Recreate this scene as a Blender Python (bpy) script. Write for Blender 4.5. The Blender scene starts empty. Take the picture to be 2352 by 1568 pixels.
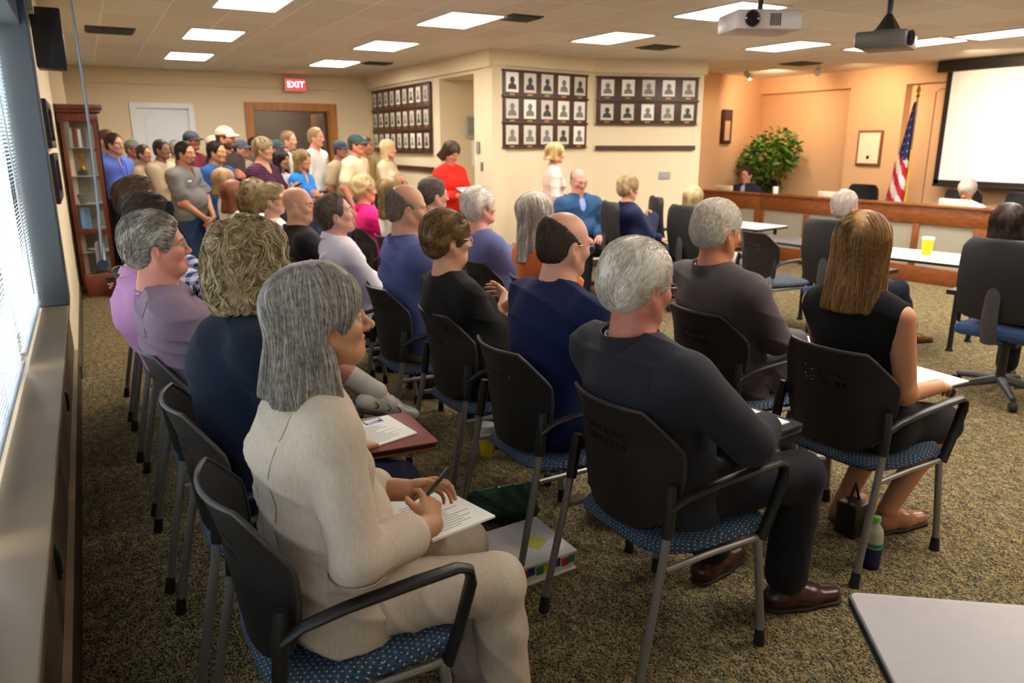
import bpy, math, random
import numpy as np
from mathutils import Vector, Matrix, Euler
# ------------------------------------------------------------------ camera
S = bpy.context.scene
COL = S.collection
PITCH = math.radians(14.716); YAW = math.radians(28.775); EYE = 1.64
cd = bpy.data.cameras.new('camera'); cam = bpy.data.objects.new('camera', cd); COL.objects.link(cam)
cam.location = (0, 0, EYE); cam.rotation_euler = (math.pi/2 - PITCH, 0, -YAW)
cd.sensor_width = 36; cd.lens = 36*1740/2352; cd.clip_start = .03; cd.clip_end = 60
cd.dof.use_dof = True; cd.dof.focus_distance = 2.5; cd.dof.aperture_fstop = 3.2
S.camera = cam
# ------------------------------------------------------------------ world, light, exposure
w = bpy.data.worlds.new('daylight'); S.world = w; w.use_nodes = True
bg = w.node_tree.nodes['Background']; bg.inputs[0].default_value = (.9, .96, 1, 1); bg.inputs[1].default_value = 6.0
S.view_settings.view_transform = 'Standard'; S.view_settings.look = 'None'
S.view_settings.exposure = 0.75; S.view_settings.gamma = 1; S.view_settings.use_curve_mapping = False
PANEL_L = 21.0         # radiance of the ceiling diffusers
CEIL = 2.67
def lamp(name, kind, loc, rot, energy, color, **kw):
    l = bpy.data.lights.new(name, kind); l.energy = energy; l.color = color
    for k, v in kw.items(): setattr(l, k, v)
    o = bpy.data.objects.new(name, l); COL.objects.link(o); o.location = loc; o.rotation_euler = rot
    return o
for k, (y0, y1) in enumerate([(-1.6, .28), (.4, 2.18), (2.3, 4.08), (4.2, 5.85)]):      # daylight through the window openings
    p = lamp('window_daylight', 'AREA', (-.62, (y0+y1)/2, 1.55), (0, -math.pi/2, 0), 1, (1, 1, 1), shape='RECTANGLE', size=1.9, size_y=y1-y0)
    p.data.cycles.is_portal = True
for (x, y, tx, ty, tz, e) in [(8.9, 8.3, 9.9, 9.3, 2.1, 60), (9.0, 7.2, 10.1, 7.5, 1.9, 55), (8.6, 8.5, 8.7, 9.2, 1.6, 30), (8.9, 5.6, 10.0, 5.6, 2.1, 38), (8.9, 4.1, 10., 4.2, 2.0, 38)]:   # warm wall-washing spots
    d = Vector((tx-x, ty-y, tz-(CEIL-.12)))
    lamp('ceiling_spot_light', 'SPOT', (x, y, CEIL-.12), d.to_track_quat('-Z', 'Y').to_euler(), e, (1, .72, .46), spot_size=1.9, spot_blend=.9, shadow_soft_size=.05)

# ------------------------------------------------------------------ helpers
def lin(c):
    if isinstance(c, str):
        c = [int(c[i:i+2], 16)/255 for i in (0, 2, 4)]
        c = [x/12.92 if x <= .04045 else ((x+.055)/1.055)**2.4 for x in c]
    return (c[0], c[1], c[2], 1)
MATS = {}
def mat(name, color, rough=.6, metal=0, bump=0, bscale=60, vary=0, vscale=8, sss=0, trans=0, emit=0, coat=0, color2=None, stretch=(1, 1, 1), spec=.5, alpha=1):
    if name in MATS: return MATS[name]
    m = bpy.data.materials.new(name); MATS[name] = m; m.use_nodes = True
    nt = m.node_tree; N = nt.nodes; L = nt.links; P = N['Principled BSDF']
    c = lin(color); P.inputs['Base Color'].default_value = c
    P.inputs['Roughness'].default_value = rough; P.inputs['Metallic'].default_value = metal
    P.inputs['Specular IOR Level'].default_value = spec
    if sss:
        P.inputs['Subsurface Weight'].default_value = sss; P.inputs['Subsurface Radius'].default_value = (.012, .005, .003); P.inputs['Subsurface Scale'].default_value = 1
    if trans: P.inputs['Transmission Weight'].default_value = trans
    if alpha < 1: P.inputs['Alpha'].default_value = alpha
    if coat: P.inputs['Coat Weight'].default_value = coat
    if emit: P.inputs['Emission Color'].default_value = c; P.inputs['Emission Strength'].default_value = emit
    if bump or vary:
        tc = N.new('ShaderNodeTexCoord'); mp = N.new('ShaderNodeMapping'); mp.inputs['Scale'].default_value = stretch
        L.new(tc.outputs['Object'], mp.inputs[0])
    if vary:
        n = N.new('ShaderNodeTexNoise'); n.inputs['Scale'].default_value = vscale; n.inputs['Detail'].default_value = 4
        L.new(mp.outputs[0], n.inputs['Vector'])
        r = N.new('ShaderNodeMapRange'); r.inputs[1].default_value = .3; r.inputs[2].default_value = .7
        L.new(n.outputs[0], r.inputs[0])
        mx = N.new('ShaderNodeMix'); mx.data_type = 'RGBA'; L.new(r.outputs[0], mx.inputs[0])
        c2 = lin(color2) if color2 else tuple(x*(1-vary) for x in c[:3])+(1,)
        mx.inputs[6].default_value = c; mx.inputs[7].default_value = c2
        L.new(mx.outputs[2], P.inputs['Base Color'])
    if bump:
        n2 = N.new('ShaderNodeTexNoise'); n2.inputs['Scale'].default_value = bscale; n2.inputs['Detail'].default_value = 3
        L.new(mp.outputs[0], n2.inputs['Vector'])
        b = N.new('ShaderNodeBump'); b.inputs['Strength'].default_value = bump; b.inputs['Distance'].default_value = .004
        L.new(n2.outputs[0], b.inputs['Height']); L.new(b.outputs[0], P.inputs['Normal'])
    return m
class MB:
    def __init__(s): s.v = []; s.f = []; s.m = []; s.n = 0
    def add(s, vs, fs, mi=0):
        s.v.extend([tuple(map(float, q)) for q in vs]); s.f.extend([tuple(i+s.n for i in f) for f in fs]); s.m.extend([mi]*len(fs)); s.n += len(vs); return s
    def box(s, x0, y0, z0, x1, y1, z1, mi=0, M=None):
        vs = [(x, y, z) for x in (x0, x1) for y in (y0, y1) for z in (z0, z1)]
        if M is not None: vs = [tuple(M @ Vector(q)) for q in vs]
        return s.add(vs, [(0, 1, 3, 2), (4, 6, 7, 5), (0, 4, 5, 1), (2, 3, 7, 6), (0, 2, 6, 4), (1, 5, 7, 3)], mi)
    def prism(s, poly, z0, z1, mi=0):
        n = len(poly); vs = [(x, y, z0) for x, y in poly]+[(x, y, z1) for x, y in poly]
        return s.add(vs, [tuple(range(n))[::-1], tuple(range(n, 2*n))]+[(i, (i+1) % n, (i+1) % n+n, i+n) for i in range(n)], mi)
    def tube(s, pts, r, n=10, mi=0, cap=True, flat=None):
        pts = [Vector(p) for p in pts]; k = len(pts); rs = r if isinstance(r, (list, tuple)) else [r]*k
        vs = []; up = Vector((0, 0, 1)); prev = None
        for i, p in enumerate(pts):
            t = (pts[min(i+1, k-1)]-pts[max(i-1, 0)]).normalized()
            a = prev - t*prev.dot(t) if prev is not None else (up.cross(t) if abs(t.z) < .95 else Vector((1, 0, 0)))
            a = a - t*a.dot(t); a.normalize(); b = t.cross(a); prev = a
            fa, fb = flat if flat else (1, 1)
            for j in range(n):
                q = 2*math.pi*j/n; vs.append(p+a*math.cos(q)*rs[i]*fa+b*math.sin(q)*rs[i]*fb)
        fs = [(i*n+j, i*n+(j+1) % n, (i+1)*n+(j+1) % n, (i+1)*n+j) for i in range(k-1) for j in range(n)]
        if cap: fs += [tuple(range(n))[::-1], tuple(range((k-1)*n, k*n))]
        return s.add(vs, fs, mi)
    def lathe(s, prof, n=20, mi=0, c=(0, 0, 0), M=None):
        vs = [];
        for r, z in prof:
            for j in range(n):
                q = 2*math.pi*j/n; p = Vector((c[0]+r*math.cos(q), c[1]+r*math.sin(q), c[2]+z)); vs.append(M @ p if M is not None else p)
        k = len(prof)
        fs = [(i*n+j, i*n+(j+1) % n, (i+1)*n+(j+1) % n, (i+1)*n+j) for i in range(k-1) for j in range(n)]
        fs += [tuple(range(n))[::-1], tuple(range((k-1)*n, k*n))]
        return s.add(vs, fs, mi)
    def grid(s, P, mi=0, thick=None, closed=False):
        # P: array (a,b,3); optional thickness vector array
        P = np.asarray(P, float); a, b, _ = P.shape
        q = lambda o: [(o+i*b+j, o+i*b+j+1, o+(i+1)*b+j+1, o+(i+1)*b+j) for i in range(a-1) for j in range(b-1)]
        if thick is None: return s.add(P.reshape(-1, 3), q(0), mi)
        T = P+np.asarray(thick); vs = np.concatenate([P.reshape(-1, 3), T.reshape(-1, 3)]); o = a*b
        fs = q(0)+[f[::-1] for f in q(o)]
        for i in range(a-1):
            fs += [(i*b, (i+1)*b, o+(i+1)*b, o+i*b), (i*b+b-1, o+i*b+b-1, o+(i+1)*b+b-1, (i+1)*b+b-1)]
        for j in range(b-1):
            fs += [(j, o+j, o+j+1, j+1), ((a-1)*b+j, (a-1)*b+j+1, o+(a-1)*b+j+1, o+(a-1)*b+j)]
        return s.add(vs, fs, mi)
    def sph(s, c, r, n=12, mi=0, sc=(1, 1, 1)):
        return s.lathe([(max(1e-4, r*math.sin(math.pi*i/n)), -r*math.cos(math.pi*i/n)) for i in range(n+1)], n, mi, M=Matrix.Translation(c) @ Matrix.Diagonal((*sc, 1)))
    def build(s, name, mats, parent=None, smooth=True, angle=35, bevel=0, loc=None):
        me = bpy.data.meshes.new(name); me.from_pydata(s.v, [], s.f)
        for m in (mats if isinstance(mats, (list, tuple)) else [mats]): me.materials.append(m)
        me.polygons.foreach_set('material_index', s.m)
        import bmesh
        bm = bmesh.new(); bm.from_mesh(me); bmesh.ops.recalc_face_normals(bm, faces=bm.faces)
        if bevel:
            bmesh.ops.bevel(bm, geom=[e for e in bm.edges if len(e.link_faces) == 2 and e.calc_face_angle(0) > .6], offset=bevel, segments=2, profile=.5, affect='EDGES', clamp_overlap=True)
        bm.to_mesh(me); bm.free()
        if smooth:
            me.polygons.foreach_set('use_smooth', [True]*len(me.polygons)); me.set_sharp_from_angle(angle=math.radians(angle))
        o = bpy.data.objects.new(name, me); COL.objects.link(o)
        if parent: o.parent = parent
        if loc: o.location = loc
        return o
def tag(o, label, cat, group=None, kind=None):
    if label: o['label'] = label
    if cat: o['category'] = cat
    if group: o['group'] = group
    if kind: o['kind'] = kind
    return o
def thing(name, label, cat, loc=(0, 0, 0), rz=0, group=None):
    o = bpy.data.objects.new(name, None); COL.objects.link(o); o.location = loc; o.rotation_euler = (0, 0, rz); o.empty_display_size = .1
    return tag(o, label, cat, group)
def struct(name, mb, m, label=None, **kw):
    o = mb.build(name, m, smooth=kw.pop('smooth', False), **kw); o['kind'] = 'structure'
    if label: o['label'] = label; 
    return o
KIDS = {}
def dup(root, loc, rz, label=None, cat=None, group=None):
    def kids(o): return [c for c in bpy.data.objects if c.parent == o]
    r = root.copy(); COL.objects.link(r); r.location = loc; r.rotation_euler = (0, 0, rz)
    if label: r['label'] = label
    if group: r['group'] = group
    if root.name not in KIDS: KIDS[root.name] = [(c, kids(c)) for c in kids(root)]
    for c, gs in KIDS[root.name]:
        d = c.copy(); COL.objects.link(d); d.parent = r
        for g in gs: e = g.copy(); COL.objects.link(e); e.parent = d
    return r
def nodes(m): return m.node_tree.nodes, m.node_tree.links, m.node_tree.nodes['Principled BSDF']
R = math.radians
# ------------------------------------------------------------------ setting
M_wall = mat('wall_paint', 'E2D0AE', .85, bump=.05, bscale=200, vary=.04, vscale=1.5)
M_wallo = mat('wall_paint_tan', 'DFB488', .85, bump=.05, bscale=200)
M_pier = mat('window_trim_paint', '5E6264', .6, bump=.04)
M_ledge = mat('ledge_paint', '8C785C', .5, bump=.05, bscale=80, vary=.05)
M_ceil = mat('ceiling_tile', 'C9BEA9', .95)
N, L, P = nodes(M_ceil)
tc = N.new('ShaderNodeTexCoord'); br = N.new('ShaderNodeTexBrick'); mp = N.new('ShaderNodeMapping')
mp.inputs['Location'].default_value = (.19, .45, 0); L.new(tc.outputs['Object'], mp.inputs[0]); L.new(mp.outputs[0], br.inputs['Vector'])
br.offset = 0; br.inputs['Scale'].default_value = 1; br.inputs['Mortar Size'].default_value = .008; br.inputs['Mortar Smooth'].default_value = .2
br.inputs['Brick Width'].default_value = .46; br.inputs['Row Height'].default_value = .72
ns = N.new('ShaderNodeTexNoise'); ns.inputs['Scale'].default_value = 3.2; ns.inputs['Detail'].default_value = 3
br.inputs['Color1'].default_value = lin('E2DACA'); br.inputs['Color2'].default_value = lin('D6CDBB'); br.inputs['Mortar'].default_value = lin('F0EADE')
L.new(br.outputs['Color'], P.inputs['Base Color'])
n2 = N.new('ShaderNodeTexNoise'); n2.inputs['Scale'].default_value = 130; L.new(tc.outputs['Object'], n2.inputs['Vector'])
b = N.new('ShaderNodeBump'); b.inputs['Strength'].default_value = .35; b.inputs['Distance'].default_value = .004; L.new(n2.outputs[0], b.inputs['Height']); L.new(b.outputs[0], P.inputs['Normal'])
# carpet
M_carpet = mat('loop_pile_carpet', '6E6450', .95, spec=.1)
N, L, P = nodes(M_carpet)
tc = N.new('ShaderNodeTexCoord')
mp = N.new('ShaderNodeMapping'); mp.inputs['Scale'].default_value = (1, .55, 1); L.new(tc.outputs['Object'], mp.inputs[0])
v = N.new('ShaderNodeTexVoronoi'); v.inputs['Scale'].default_value = 250; L.new(mp.outputs[0], v.inputs['Vector'])
sp = N.new('ShaderNodeSeparateColor'); L.new(v.outputs['Color'], sp.inputs[0])
cr = N.new('ShaderNodeValToRGB'); cr.color_ramp.interpolation = 'CONSTANT'; L.new(sp.outputs[0], cr.inputs[0])
els = cr.color_ramp.elements
for i, (p, c) in enumerate([(0, '2F2B22'), (.16, '6A5F49'), (.36, '8C7D5A'), (.52, '586156'), (.64, 'A68A58'), (.76, '474032'), (.84, '94744A'), (.92, 'A09678')]):
    e = els[0] if i == 0 else els.new(p); e.position = p; e.color = lin(c)
els.remove(els[-1]) if els[-1].position == 1 else None
pn = N.new('ShaderNodeTexNoise'); pn.inputs['Scale'].default_value = 30; pn.inputs['Detail'].default_value = 3; L.new(mp.outputs[0], pn.inputs['Vector'])
pr = N.new('ShaderNodeValToRGB'); pr.color_ramp.elements[0].position = .34; pr.color_ramp.elements[0].color = (.6, .62, .6, 1); pr.color_ramp.elements[1].position = .62; pr.color_ramp.elements[1].color = (1.1, 1.1, 1.05, 1); L.new(pn.outputs[0], pr.inputs[0])
mx = N.new('ShaderNodeMix'); mx.data_type = 'RGBA'; mx.blend_type = 'MULTIPLY'; mx.inputs[0].default_value = 1; L.new(cr.outputs[0], mx.inputs[6]); L.new(pr.outputs[0], mx.inputs[7]); L.new(mx.outputs[2], P.inputs['Base Color'])
b = N.new('ShaderNodeBump'); b.inputs['Strength'].default_value = .8; b.inputs['Distance'].default_value = .004; L.new(v.outputs['Distance'], b.inputs['Height']); b.invert = True; L.new(b.outputs[0], P.inputs['Normal'])

XL, XR, YF, YB = -.22, 10.1, -2.6, 12.63
struct('floor', MB().box(-.6, YF-.1, -.1, XR+.4, YB+.3, 0), M_carpet)
struct('ceiling', MB().box(-.7, YF-.1, CEIL, XR+.4, YB+2.2, CEIL+.1), M_ceil)
# left wall: ledge below windows, pier, wall beyond, band above the windows
wl = MB()
wl.box(-.6, 5.88, 0, XL, YB, CEIL)                      # wall beyond the windows
wl.box(-.6, YF, 2.4, -.3, 5.88, CEIL)                   # head over the windows
wl.box(-.6, YF, 0, -.36, 5.88, .56)
wl.box(-.6, YF, 0, XL, -1.7, CEIL)
struct('wall_left', wl, M_wall)
lb = MB(); lb.box(-.36, -1.7, .56, -.205, 5.88, .6); struct('trim_1', lb, M_ledge, bevel=.006)
pn = MB(); pn.box(-.36, -1.7, 0, -.222, 5.88, .56)
for k in range(9):
    pass
M_panel = mat('ledge_panel', '6E5C46', .6, vary=.15, vscale=5, bump=.05)
struct('trim_2', pn, M_panel)
M_base = mat('rubber_baseboard', '3A2D27', .5)
struct('baseboard_left', MB().box(-.222, -1.7, 0, -.205, 5.88, .235).box(-.22, 6.02, 0, -.2, YB, .1), M_base)
M_strip = mat('panel_edge_strip', '9A8668', .5)
st = MB().box(-.224, -1.7, .236, -.2, 5.9, .25)
struct('trim_3', st, M_strip)
for i, y in enumerate((1.28, 2.42, 4.1)):
    tag(MB().box(-.224, y, .37, -.212, y+.045, .47).box(-.214, y+.008, .385, -.208, y+.037, .455).build('wall_outlet', mat('outlet_black', '1E1A18', .4), bevel=.002),
        ['black electrical outlet low on the ledge panel closest to the camera', 'black electrical outlet on the ledge panel, second of the three from the camera', 'black electrical outlet on the ledge panel, farthest of the three'][i], 'outlet', 'outlets in the window ledge panel')
struct('trim_4', MB().box(-.4, 5.7, .6, -.2, 6.0, CEIL), M_pier, bevel=.008)
struct('trim_5', MB().box(-.4, -1.7, 2.32, -.24, 5.7, 2.5), M_pier)
# windows
M_alu = mat('aluminium_frame', 'AEB4B8', .4, metal=.6)
M_dark = mat('dark_gasket', '14161C', .5)
M_glass = bpy.data.materials.new('window_glass'); M_glass.use_nodes = True
N, L = M_glass.node_tree.nodes, M_glass.node_tree.links; N.remove(N['Principled BSDF'])
g = N.new('ShaderNodeBsdfGlossy'); g.inputs['Roughness'].default_value = .02; t = N.new('ShaderNodeBsdfTransparent'); mxs = N.new('ShaderNodeMixShader'); mxs.inputs[0].default_value = .06
L.new(t.outputs[0], mxs.inputs[1]); L.new(g.outputs[0], mxs.inputs[2]); L.new(mxs.outputs[0], N['Material Output'].inputs[0])
M_slat = mat('blind_slat', 'DDE6EE', .5); N, L, P = nodes(M_slat)
tr = N.new('ShaderNodeBsdfTranslucent'); tr.inputs[0].default_value = (.8, .9, 1, 1); ms = N.new('ShaderNodeMixShader'); ms.inputs[0].default_value = .16
L.new(P.outputs[0], ms.inputs[1]); L.new(tr.outputs[0], ms.inputs[2]); L.new(ms.outputs[0], N['Material Output'].inputs[0])
WY = [(-1.6, .28), (.4, 2.18), (2.3, 4.08), (4.2, 5.68)]
names = ['window blind beside the camera, at the near end of the ledge', 'white horizontal blind, second from the near end', 'white horizontal blind in the third window, behind the seated row', 'white horizontal blind in the far window beside the grey pier']
for i, (y0, y1) in enumerate(WY):
    f = MB(); X0, X1 = -.5, -.42
    f.box(X0, y0-.06, .6, X1, y0, 2.4).box(X0, y1, .6, X1, y1+.06, 2.4).box(X0, y0, .6, X1, y1, .66).box(X0, y0, 2.34, X1, y1, 2.4)
    ym = (y0+y1)/2
    f.box(X0, ym-.025, .66, X1, ym+.025, 2.34)
    w_ = struct('window_%d' % (i+1), f, M_alu)
    MB().box(-.47, y0, .66, -.465, y1, 2.34).build('pane', M_glass, w_, smooth=False)
    MB().box(-.419, y1+.015, .6, -.395, y1+.04, 2.34).build('gasket', M_dark, w_, smooth=False)
    b = thing('window_blind', names[i], 'blind', (-.37, ym, .62), 0, 'blinds in the left windows')
    h = y1-y0-.04; sl = MB(); z = .06
    c_, s_ = math.cos(R(38)), math.sin(R(38))
    while z < 1.68:
        sl.add([(-.012*c_, -h/2, z-.012*s_), (.012*c_, -h/2, z+.012*s_), (.012*c_, h/2, z+.012*s_), (-.012*c_, h/2, z-.012*s_)], [(0, 1, 2, 3)]); z += .0215
    sl.build('slats', M_slat, b, smooth=False)
    MB().box(-.02, -h/2, 1.69, .02, h/2, 1.73).build('head_rail', M_slat, b, bevel=.003)
    MB().box(-.014, -h/2, .02, .014, h/2, .04).build('bottom_rail', M_slat, b, bevel=.003)
    cr_ = MB()
    for yy in (-h/2+.15, 0, h/2-.15): cr_.box(-.0145, yy-.001, .03, -.0135, yy+.001, 1.7).box(.0135, yy-.001, .03, .0145, yy+.001, 1.7)
    cr_.build('ladder_cord', mat('cord', 'E8ECEE', .7), b, smooth=False)
MB().tube([(-.3, 4.15, 2.2), (-.285, 4.15, 1.5), (-.285, 4.15, .95)], .004, 8).build('blind_wand', mat('wand', 'C8D0D4', .3)).__setitem__('label', 'thin pale wand hanging beside the far blind'); bpy.data.objects['blind_wand']['category'] = 'blind wand'
struct('wall_front', MB().box(-.6, YF-.1, 0, XR+.4, YF, CEIL), M_wall)
# back wall with two door openings
wb = MB(); A = [(-.6, .74), (1.44, 2.36), (3.58, 4.5)]
for a, b_ in A: wb.box(a, YB, 0, b_, YB+.15, CEIL)
for a, b_ in [(.74, 1.44), (2.36, 3.58)]: wb.box(a, YB, 2.12, b_, YB+.15, CEIL)
struct('wall_back', wb, M_wall)
struct('trim_6', MB().box(XL, YB-.05, 2.45, 4.22, YB, CEIL), M_wall)
struct('trim_7', MB().box(XL, 6.0, 2.45, XL+.05, YB, CEIL).box(XL, 9.75, .0, XL+.12, 9.98, CEIL), M_wall)
M_white = mat('white_door_paint', 'E3E8EA', .5); M_oak = mat('oak_trim', 'B87A34', .45, vary=.25, vscale=6, stretch=(6, 6, .6), color2='9C6020')
d = struct('door_1', MB().box(.74, YB+.02, 0, 1.44, YB+.06, 2.12).box(.84, YB+.012, .2, 1.34, YB+.02, .95).box(.84, YB+.012, 1.05, 1.34, YB+.02, 2.0), M_white, bevel=.003)
MB().tube([(1.38, YB+.02, 1.0), (1.38, YB-.04, 1.0), (1.29, YB-.04, 1.0)], .01).build('door_handle', M_alu, d)
struct('trim_8', MB().box(.66, YB-.03, 0, .74, YB, 2.2).box(1.44, YB-.03, 0, 1.52, YB, 2.2).box(.74, YB-.03, 2.12, 1.44, YB, 2.2), M_white, bevel=.004)
struct('trim_9', MB().box(2.25, YB-.035, 0, 2.37, YB+.15, 2.24).box(3.56, YB-.035, 0, 3.68, YB+.15, 2.24).box(2.37, YB-.035, 2.12, 3.56, YB+.15, 2.24), M_oak, bevel=.004)
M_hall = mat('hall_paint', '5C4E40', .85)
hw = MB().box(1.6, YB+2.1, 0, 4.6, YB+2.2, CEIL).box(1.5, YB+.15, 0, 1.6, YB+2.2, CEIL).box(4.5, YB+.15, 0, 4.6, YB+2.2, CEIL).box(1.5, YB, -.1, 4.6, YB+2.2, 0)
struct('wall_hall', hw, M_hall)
MB().box(3.5, YB+.16, 0, 3.56, YB+.95, 2.1).build('door_2', mat('dark_wood_door', '5A3A1C', .4, vary=.3, vscale=5, stretch=(5, 5, .5)), bevel=.003)['kind'] = 'structure'
# wall with recess (x = 4.22), then two angled walls
w1 = MB().box(4.22, 9.68, 0, 4.4, YB, CEIL).box(4.22, 8.64, 2.44, 4.4, 9.68, CEIL).box(4.22, 8.16, 0, 4.4, 8.64, CEIL).box(4.95, 8.5, 0, 5.05, 9.9, 2.5).box(4.4, 9.68, 0, 5.05, 9.8, 2.5).box(4.4, 8.52, 0, 5.05, 8.64, 2.5).box(4.4, 8.6, 2.44, 5.0, 9.7, 2.5)
struct('wall_right', w1, M_wall)
def vwall(a, b, th, z0, z1, side=1, e=0):
    a = Vector((*a, 0)); b = Vector((*b, 0)); t = (b-a).normalized(); n = Vector((-t.y, t.x, 0))*th*side; a = a-t*e; b = b+t*e
    return [(a.x, a.y), (b.x, b.y), (b.x+n.x, b.y+n.y), (a.x+n.x, a.y+n.y)], z0, z1
A2, B2, C2 = (4.22, 8.16), (5.87, 8.47), (7.28, 8.0)
struct('wall_angled', MB().prism(*vwall(A2, B2, .18, 0, CEIL)).prism(*vwall(B2, C2, .18, 0, CEIL)).prism([(7.28, 8.0), (7.34, 8.17), (7.2, 9.0), (7.02, 9.0), (7.05, 8.1)], 0, CEIL), M_wall)
struct('trim_10', MB().prism(*vwall((4.22, 8.12), (5.87, 8.43), .05, 2.5, CEIL)).prism(*vwall((5.86, 8.43), (7.3, 7.96), .05, 2.5, CEIL)).box(4.17, 8.13, 2.48, 4.22, 12.6, CEIL), M_wall)
struct('baseboard_right', MB().prism(*vwall((4.23, 8.14), (5.87, 8.45), .03, 0, .1)).prism(*vwall((5.86, 8.45), (7.28, 7.98), .03, 0, .1)).box(4.2, 8.15, 0, 4.22, 8.64, .1).box(4.2, 9.68, 0, 4.22, YB, .1), M_base)
struct('wall_alcove', MB().prism([(7.1, 8.75), (10.3, 9.78), (10.3, 9.98), (7.1, 8.95)], 0, CEIL), M_wallo)
wr = MB().box(10.22, YF, 0, 10.35, 9.9, CEIL).box(10.1, YF, 2.42, 10.22, 9.9, CEIL).box(10.1, 7.05, 0, 10.22, 7.94, 2.42).box(10.1, YF, 0, 10.22, 3.0, 2.42)
struct('wall_far_right', wr, M_wallo)
# ceiling fixtures
M_diff = mat('light_diffuser', 'FFFDF6', .5, emit=PANEL_L); nodes(M_diff)[2].inputs['Emission Color'].default_value = (1, .93, .84, 1)
M_wh = mat('white_enamel', 'D8D4CC', .5)
def troffer(w_, l_):
    r = thing('ceiling_light', 'x', 'ceiling light', (0, 0, CEIL), 0, 'ceiling light panels')
    a, b_ = w_/2, l_/2
    MB().box(-a-.03, -b_-.03, -.012, -a, b_+.03, 0).box(a, -b_-.03, -.012, a+.03, b_+.03, 0).box(-a, -b_-.03, -.012, a, -b_, 0).box(-a, b_, -.012, a, b_+.03, 0).build('frame', M_wh, r, smooth=False)
    MB().box(-a, -b_, -.008, a, b_, -.001).build('diffuser', M_diff, r, smooth=False)
    return r
LP = [(1.26, 6.32, 'ceiling light panel nearest the camera on the left, cut by the top of the photo'), (1.26, 8.42, 'left column ceiling light panel, middle one beside the dark air vent'), (1.28, 10.6, 'left column ceiling light panel closest to the white door'),
      (3.1, 10.6, 'ceiling light panel near the exit sign'), (3.05, 8.45, 'ceiling light panel in front of the exit sign, second back'), (3.0, 6.42, 'large bright ceiling light panel at top centre of the photo'),
      (4.85, 6.72, 'ceiling light panel before the angled photo wall'), (4.72, 4.95, 'ceiling light panel partly hidden by the white projector'), (6.95, 6.35, 'ceiling light panel between the two projectors and the plant corner'),
      (3.0, 3.9, 'ceiling light panel above the middle audience row, before the big centre panel'), (3.0, 1.4, 'ceiling light panel above the woman in the black dress'), (4.9, 2.6, 'ceiling light panel above the right-hand office chair'), (6.8, 3.0, 'ceiling light panel above the table with the yellow cup'), (4.9, .2, 'ceiling light panel over the open carpet right of the camera'), (6.8, .6, 'ceiling light panel in the far front right corner of the room'), (3.0, 13.75, 'added unseen light panel brightening the hallway beyond the oak doorway')]  # last panel is an unseen extra, added to lift the dark hallway
t0 = troffer(.47, .78)
first = True
for x, y, lb in LP:
    if first: t0.location = (x, y, CEIL); t0['label'] = lb; first = False
    else: dup(t0, (x, y, CEIL), 0, lb)
t1 = troffer(.45, 1.15); t1.location = (7.95, 5.65, CEIL); t1['label'] = 'long ceiling light strip, inner one behind the black projector'
dup(t1, (8.02, 4.4, CEIL), 0, 'long ceiling light strip, second one running towards the screen')
dup(t1, (8.05, 3.15, CEIL), 0, 'long ceiling light strip, last one at the right edge of the photo')
# vents
M_vent = mat('vent_dark', '3A3630', .6)
def vent(x, y, w_, l_, label):
    r = thing('ceiling_vent', label, 'air vent', (x, y, CEIL), 0, 'ceiling air vents')
    MB().box(-w_/2, -l_/2, -.01, w_/2, l_/2, 0).build('backing', M_vent, r, smooth=False)
    s = MB(); k = int(l_/.045)
    for i in range(k): s.box(-w_/2+.02, -l_/2+.02+i*.045, -.022, w_/2-.02, -l_/2+.03+i*.045, -.008)
    s.build('louvres', mat('vent_louvre', '55504A', .5), r, smooth=False)
vent(.36, 8.55, .42, .42, 'dark ceiling air vent at the top left corner of the room')
vent(3.4, 6.05, .3, .3, 'small air vent next to the bright centre light panel')
vent(1.3, 5.75, .42, .22, 'air vent directly in front of the first left light panel')
vent(3.6, 10.3, .35, .3, 'air vent near the exit sign light panel')
vent(5.75, 7.1, .35, .35, 'dark air vent above the ten-portrait panel')
vent(8.6, 7.6, .4, .4, 'air vent above the plant corner')
# exit sign
ex = thing('exit_sign', 'red lit exit sign hanging over the oak doorway', 'exit sign', (3.0, YB-.2, 2.5))
MB().box(-.16, -.03, -.09, .16, .03, .09).build('housing', mat('exit_housing', 'E6C8C8', .5), ex, bevel=.004)
MB().box(-.145, -.034, -.075, .145, -.03, .075).build('face', mat('exit_red', 'FF2030', .5, emit=1.6), ex, smooth=False)
MB().box(-.01, -.01, .09, .01, .01, .17).build('bracket', M_wh, ex)
def text(s, size, m, parent, loc, rot, ext=.0006, name='lettering', align='CENTER', cat=None):
    cu = bpy.data.curves.new(name, 'FONT'); cu.body = s; cu.size = size; cu.extrude = ext; cu.align_x = align; cu.align_y = 'CENTER'; cu.materials.append(m)
    t_ = bpy.data.objects.new('t', cu); me = bpy.data.meshes.new_from_object(t_); bpy.data.objects.remove(t_)
    o = bpy.data.objects.new(name, me); COL.objects.link(o); o.parent = parent; o.location = loc; o.rotation_euler = rot
    return o
text('EXIT', .13, mat('exit_letters', 'FFE6E6', .5, emit=2), ex, (0, -.036, 0), (math.pi/2, 0, 0))

struct('ground', MB().box(-12, -12, -.3, -.6, 45, -.12), mat('concrete_paving', 'C8C4BC', .9, vary=.1))
hd = MB(); rg = random.Random(2); P_ = []
for i in range(60):
    P_.append([(-6.2-.5*math.sin(t*3.1)+.16*rg.uniform(-1, 1), -10+i*.9+.2*rg.uniform(-1, 1), -.2+3.6*t+.12*rg.uniform(-1, 1)) for t in np.linspace(0, 1, 14)])
hd.grid(np.array(P_), thick=(-1.2, 0, 0)); tag(hd.build('hedge', mat('dark_hedge', '1E2A1C', .9, vary=.4, vscale=3), angle=80), 'dark hedge outside the left windows, seen through the blinds', 'hedge')
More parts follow.
